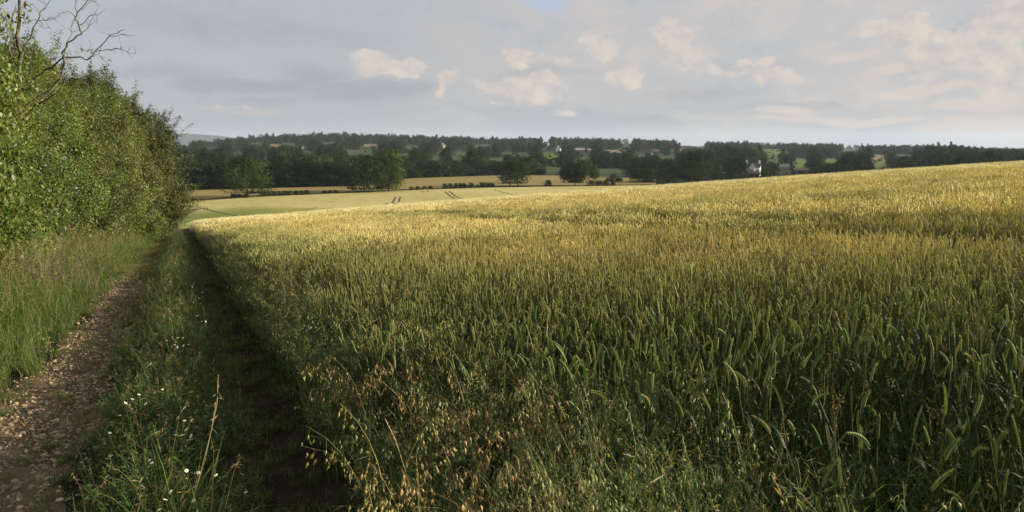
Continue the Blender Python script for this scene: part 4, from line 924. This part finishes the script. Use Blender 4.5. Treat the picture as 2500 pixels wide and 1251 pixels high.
# ------------------------------------------------------------------ sun, sky, clouds
SUN_AZ, SUN_EL = R(86), R(17.5)
sd = Vector((math.sin(SUN_AZ) * math.cos(SUN_EL), math.cos(SUN_AZ) * math.cos(SUN_EL), math.sin(SUN_EL)))
L_ = bpy.data.lights.new('sun', 'SUN'); L_.energy = 5.0; L_.angle = R(.6); L_.color = (1, .87, .67)
so = bpy.data.objects.new('sun', L_); COL.objects.link(so); so.rotation_euler = sd.to_track_quat('Z', 'Y').to_euler(); so.location = sd * 100
def world():
    w = bpy.data.worlds.new('World'); S.world = w; w.use_nodes = True; nt = w.node_tree; n, l = nt.nodes, nt.links; n.clear()
    out = n.new('ShaderNodeOutputWorld'); bg = n.new('ShaderNodeBackground'); l.new(bg.outputs[0], out.inputs[0])
    sky = n.new('ShaderNodeTexSky'); sky.sky_type = 'NISHITA'; sky.sun_disc = False; sky.sun_elevation = SUN_EL; sky.sun_rotation = SUN_AZ
    sky.air_density = 1.2; sky.dust_density = 2.5; sky.ozone_density = 1
    STR = .07
    bg.inputs['Strength'].default_value = STR
    tc = n.new('ShaderNodeTexCoord'); sp = n.new('ShaderNodeSeparateXYZ'); l.new(tc.outputs['Generated'], sp.inputs[0])
    def M(op, a, b=None, c=None, clamp=False):
        q = n.new('ShaderNodeMath'); q.operation = op; q.use_clamp = clamp
        for i, s in enumerate((a, b, c)):
            if s is None: continue
            if isinstance(s, (int, float)): q.inputs[i].default_value = s
            else: l.new(s, q.inputs[i])
        return q.outputs[0]
    def mix(f, a, b):
        q = n.new('ShaderNodeMix'); q.data_type = 'RGBA'
        for k, s in (('Factor', f), ('A', a), ('B', b)):
            if isinstance(s, tuple): q.inputs[k].default_value = (*s, 1)
            elif isinstance(s, (int, float)): q.inputs[k].default_value = s
            else: l.new(s, q.inputs[k])
        return q.outputs['Result']
    def ss(v, a, b):
        q = n.new('ShaderNodeMapRange'); q.interpolation_type = 'SMOOTHSTEP'; q.inputs['From Min'].default_value = a; q.inputs['From Max'].default_value = b; l.new(v, q.inputs['Value']); return q.outputs[0]
    x, y, z = sp.outputs
    az = M('ARCTAN2', x, y); el = M('DIVIDE', z, M('SQRT', M('ADD', M('MULTIPLY', x, x), M('MULTIPLY', y, y))))
    def comb(a, b, c=0.0):
        q = n.new('ShaderNodeCombineXYZ')
        for i, s in enumerate((a, b, c)):
            if isinstance(s, (int, float)): q.inputs[i].default_value = s
            else: l.new(s, q.inputs[i])
        return q.outputs[0]
    def noise(vec, sc, det=5, rough=.55, dist=0.0):
        q = n.new('ShaderNodeTexNoise'); q.inputs['Scale'].default_value = sc; q.inputs['Detail'].default_value = det; q.inputs['Roughness'].default_value = rough; q.inputs['Distortion'].default_value = dist
        l.new(vec, q.inputs['Vector']); return q.outputs['Fac']
    warp = noise(comb(az, M('MULTIPLY', el, 1.6)), 9, 4); warp2 = noise(comb(az, M('MULTIPLY', el, 1.6), 5.0), 9, 4)
    azw = M('ADD', az, M('MULTIPLY', M('SUBTRACT', warp, .5), .10)); elw = M('ADD', el, M('MULTIPLY', M('SUBTRACT', warp2, .5), .05))
    azf, elf = azw, elw
    def blobs(lst, grow=1.0):
        acc = None
        for px, py, rx, ry, amp in lst:
            d = px_dir(px, py); a0 = math.atan2(d[0], d[1]); e0 = d[2] / math.hypot(d[0], d[1])
            ex = M('DIVIDE', M('SUBTRACT', azf, a0), rx * grow / 2050); ey = M('DIVIDE', M('SUBTRACT', elf, e0), ry * grow / 2050)
            v = M('MULTIPLY', M('MAXIMUM', M('SUBTRACT', 1.0, M('ADD', M('MULTIPLY', ex, ex), M('MULTIPLY', ey, ey))), 0.0), amp)
            acc = v if acc is None else M('MAXIMUM', acc, v)
        return acc
    def bn(da, de): 
        v = comb(M('ADD', az, da), M('MULTIPLY', M('ADD', el, de), 1.3)); return M('ADD', M('MULTIPLY', noise(v, 15, 5, .5), .52), M('MULTIPLY', noise(v, 46, 7, .6), .48))
    bill = bn(0., 0.); bill_s = bn(.014, .008)
    streak = noise(comb(az, M('MULTIPLY', el, 7.0)), 7, 6, .6)
    veil = noise(comb(az, M('MULTIPLY', el, 3.0), 3.0), 2.6, 5, .55)
    k = .52 / STR
    def C(r, g, b): return (r * k, g * k, b * k)
    base = mix(.82, sky.outputs[0], C(.43, .455, .51))
    vfac = M('MULTIPLY', ss(veil, .40, .62), .6)
    left = ss(az, R(8), R(-22))
    base = mix(vfac, base, mix(left, C(.53, .50, .485), C(.40, .41, .43)))
    base = mix(M('MULTIPLY', ss(az, R(-5), R(40)), .25), base, C(.53, .50, .50))
    base = mix(M('MULTIPLY', ss(streak, .54, .70), M('MULTIPLY', ss(el, .16, .02), .55)), base, C(.53, .47, .44))
    # slate grey cloud bands
    dark = blobs([(600, 212, 190, 24, 1.), (860, 225, 200, 34, 1.), (1320, 182, 190, 22, .6), (1600, 298, 130, 16, .8), (1990, 258, 110, 14, .8), (420, 175, 170, 26, .6), (480, 60, 300, 60, .55), (1850, 150, 160, 24, .4), (1950, 262, 250, 20, .5), (720, 90, 330, 50, .5), (500, 200, 90, 26, .9), (760, 190, 110, 34, .9), (980, 215, 150, 26, .9), (640, 250, 120, 14, .6), (1180, 265, 160, 12, .5), (1700, 230, 200, 16, .5)], 1.15)
    dm = M('MULTIPLY', ss(M('ADD', dark, M('ADD', M('MULTIPLY', M('SUBTRACT', streak, .5), .7), M('MULTIPLY', M('SUBTRACT', bill, .5), 1.6))), .1, .95), .8)
    base = mix(dm, base, C(.32, .345, .385))
    # general broken cloud, creamier and denser to the right
    bl = M('ADD', bill, M('MULTIPLY', M('SUBTRACT', veil, .5), .5))
    gen = M('MULTIPLY', ss(bl, .47, .66), M('ADD', .25, M('MULTIPLY', ss(az, R(-18), R(28)), .4)))
    base = mix(gen, base, mix(ss(az, R(-20), R(10)), C(.45, .455, .465), C(.60, .535, .49)))
    base = mix(M('MULTIPLY', ss(bl, .46, .34), .45), base, C(.36, .385, .43))
    # sunlit cumulus
    cum = blobs([(905, 158, 48, 34, 1.), (985, 160, 46, 30, .9), (1095, 195, 42, 42, 1.), (1160, 200, 45, 22, .7), (1285, 148, 60, 30, .95), (1235, 210, 70, 26, .9), (1320, 218, 80, 38, 1.), (1370, 160, 30, 22, .8), (1450, 108, 46, 40, 1.), (1520, 178, 52, 34, .95), (1640, 105, 60, 58, .95), (1700, 150, 60, 40, .8), (1765, 170, 30, 28, .9),
                 (1840, 150, 34, 36, .9), (1885, 190, 54, 36, 1.), (1945, 200, 24, 20, .8), (2130, 72, 60, 26, .7), (2220, 90, 60, 56, .8), (2270, 160, 70, 52, 1.), (2345, 105, 80, 60, .9), (2430, 195, 80, 48, .95), (2440, 50, 80, 60, 1.), (2490, 30, 70, 50, 1.), (2490, 160, 60, 60, .9), (1370, 285, 40, 12, .7), (1205, 245, 30, 12, .7), (550, 270, 60, 12, .5)], 1.3)
    cm = ss(M('ADD', cum, M('MULTIPLY', M('SUBTRACT', bill, .5), 2.7)), .32, .68)
    lit = M('ADD', .5, M('MULTIPLY', M('SUBTRACT', bill, bill_s), 4.5), clamp=True)
    ccol = mix(lit, C(.50, .475, .47), C(.68, .585, .51))
    base = mix(M('MULTIPLY', cm, .88), base, ccol)
    # warm streaks low on the right
    wm = blobs([(1930, 278, 120, 14, 1.), (2100, 292, 160, 18, 1.), (2250, 225, 160, 14, .9), (2150, 180, 70, 12, .8), (2400, 262, 140, 22, 1.), (2380, 320, 180, 30, .9), (2480, 240, 80, 30, .9), (2080, 140, 90, 20, .6), (1990, 300, 200, 12, .6), (2480, 320, 70, 40, .9)])
    wf = M('MULTIPLY', ss(M('ADD', wm, M('MULTIPLY', M('SUBTRACT', streak, .5), 1.6)), .15, .8), .85)
    base = mix(wf, base, C(.63, .54, .48))
    hole = blobs([(1335, 15, 60, 40, 1.), (1290, 5, 40, 30, .7)])
    base = mix(M('MULTIPLY', ss(hole, .1, .9), .6), base, C(.40, .50, .68))
    l.new(base, bg.inputs['Color'])
world()

cam = bpy.data.cameras.new('camera'); co = bpy.data.objects.new('camera', cam); COL.objects.link(co)
cam.sensor_width = 36; cam.lens = 36 * F / 2500; cam.clip_end = 40000; cam.clip_start = .05
co.location = (0, 0, EYE); co.rotation_euler = (math.pi / 2 - PITCH, 0, 0); S.camera = co
S.view_settings.view_transform = 'Standard'; S.view_settings.look = 'None'; S.view_settings.exposure = 1.1; S.view_settings.gamma = 1
S.render.engine = 'CYCLES'
c = S.cycles; c.max_bounces = 6; c.diffuse_bounces = 3; c.glossy_bounces = 2; c.transmission_bounces = 4; c.volume_bounces = 0; c.use_denoising = True; c.caustics_reflective = False; c.caustics_refractive = False
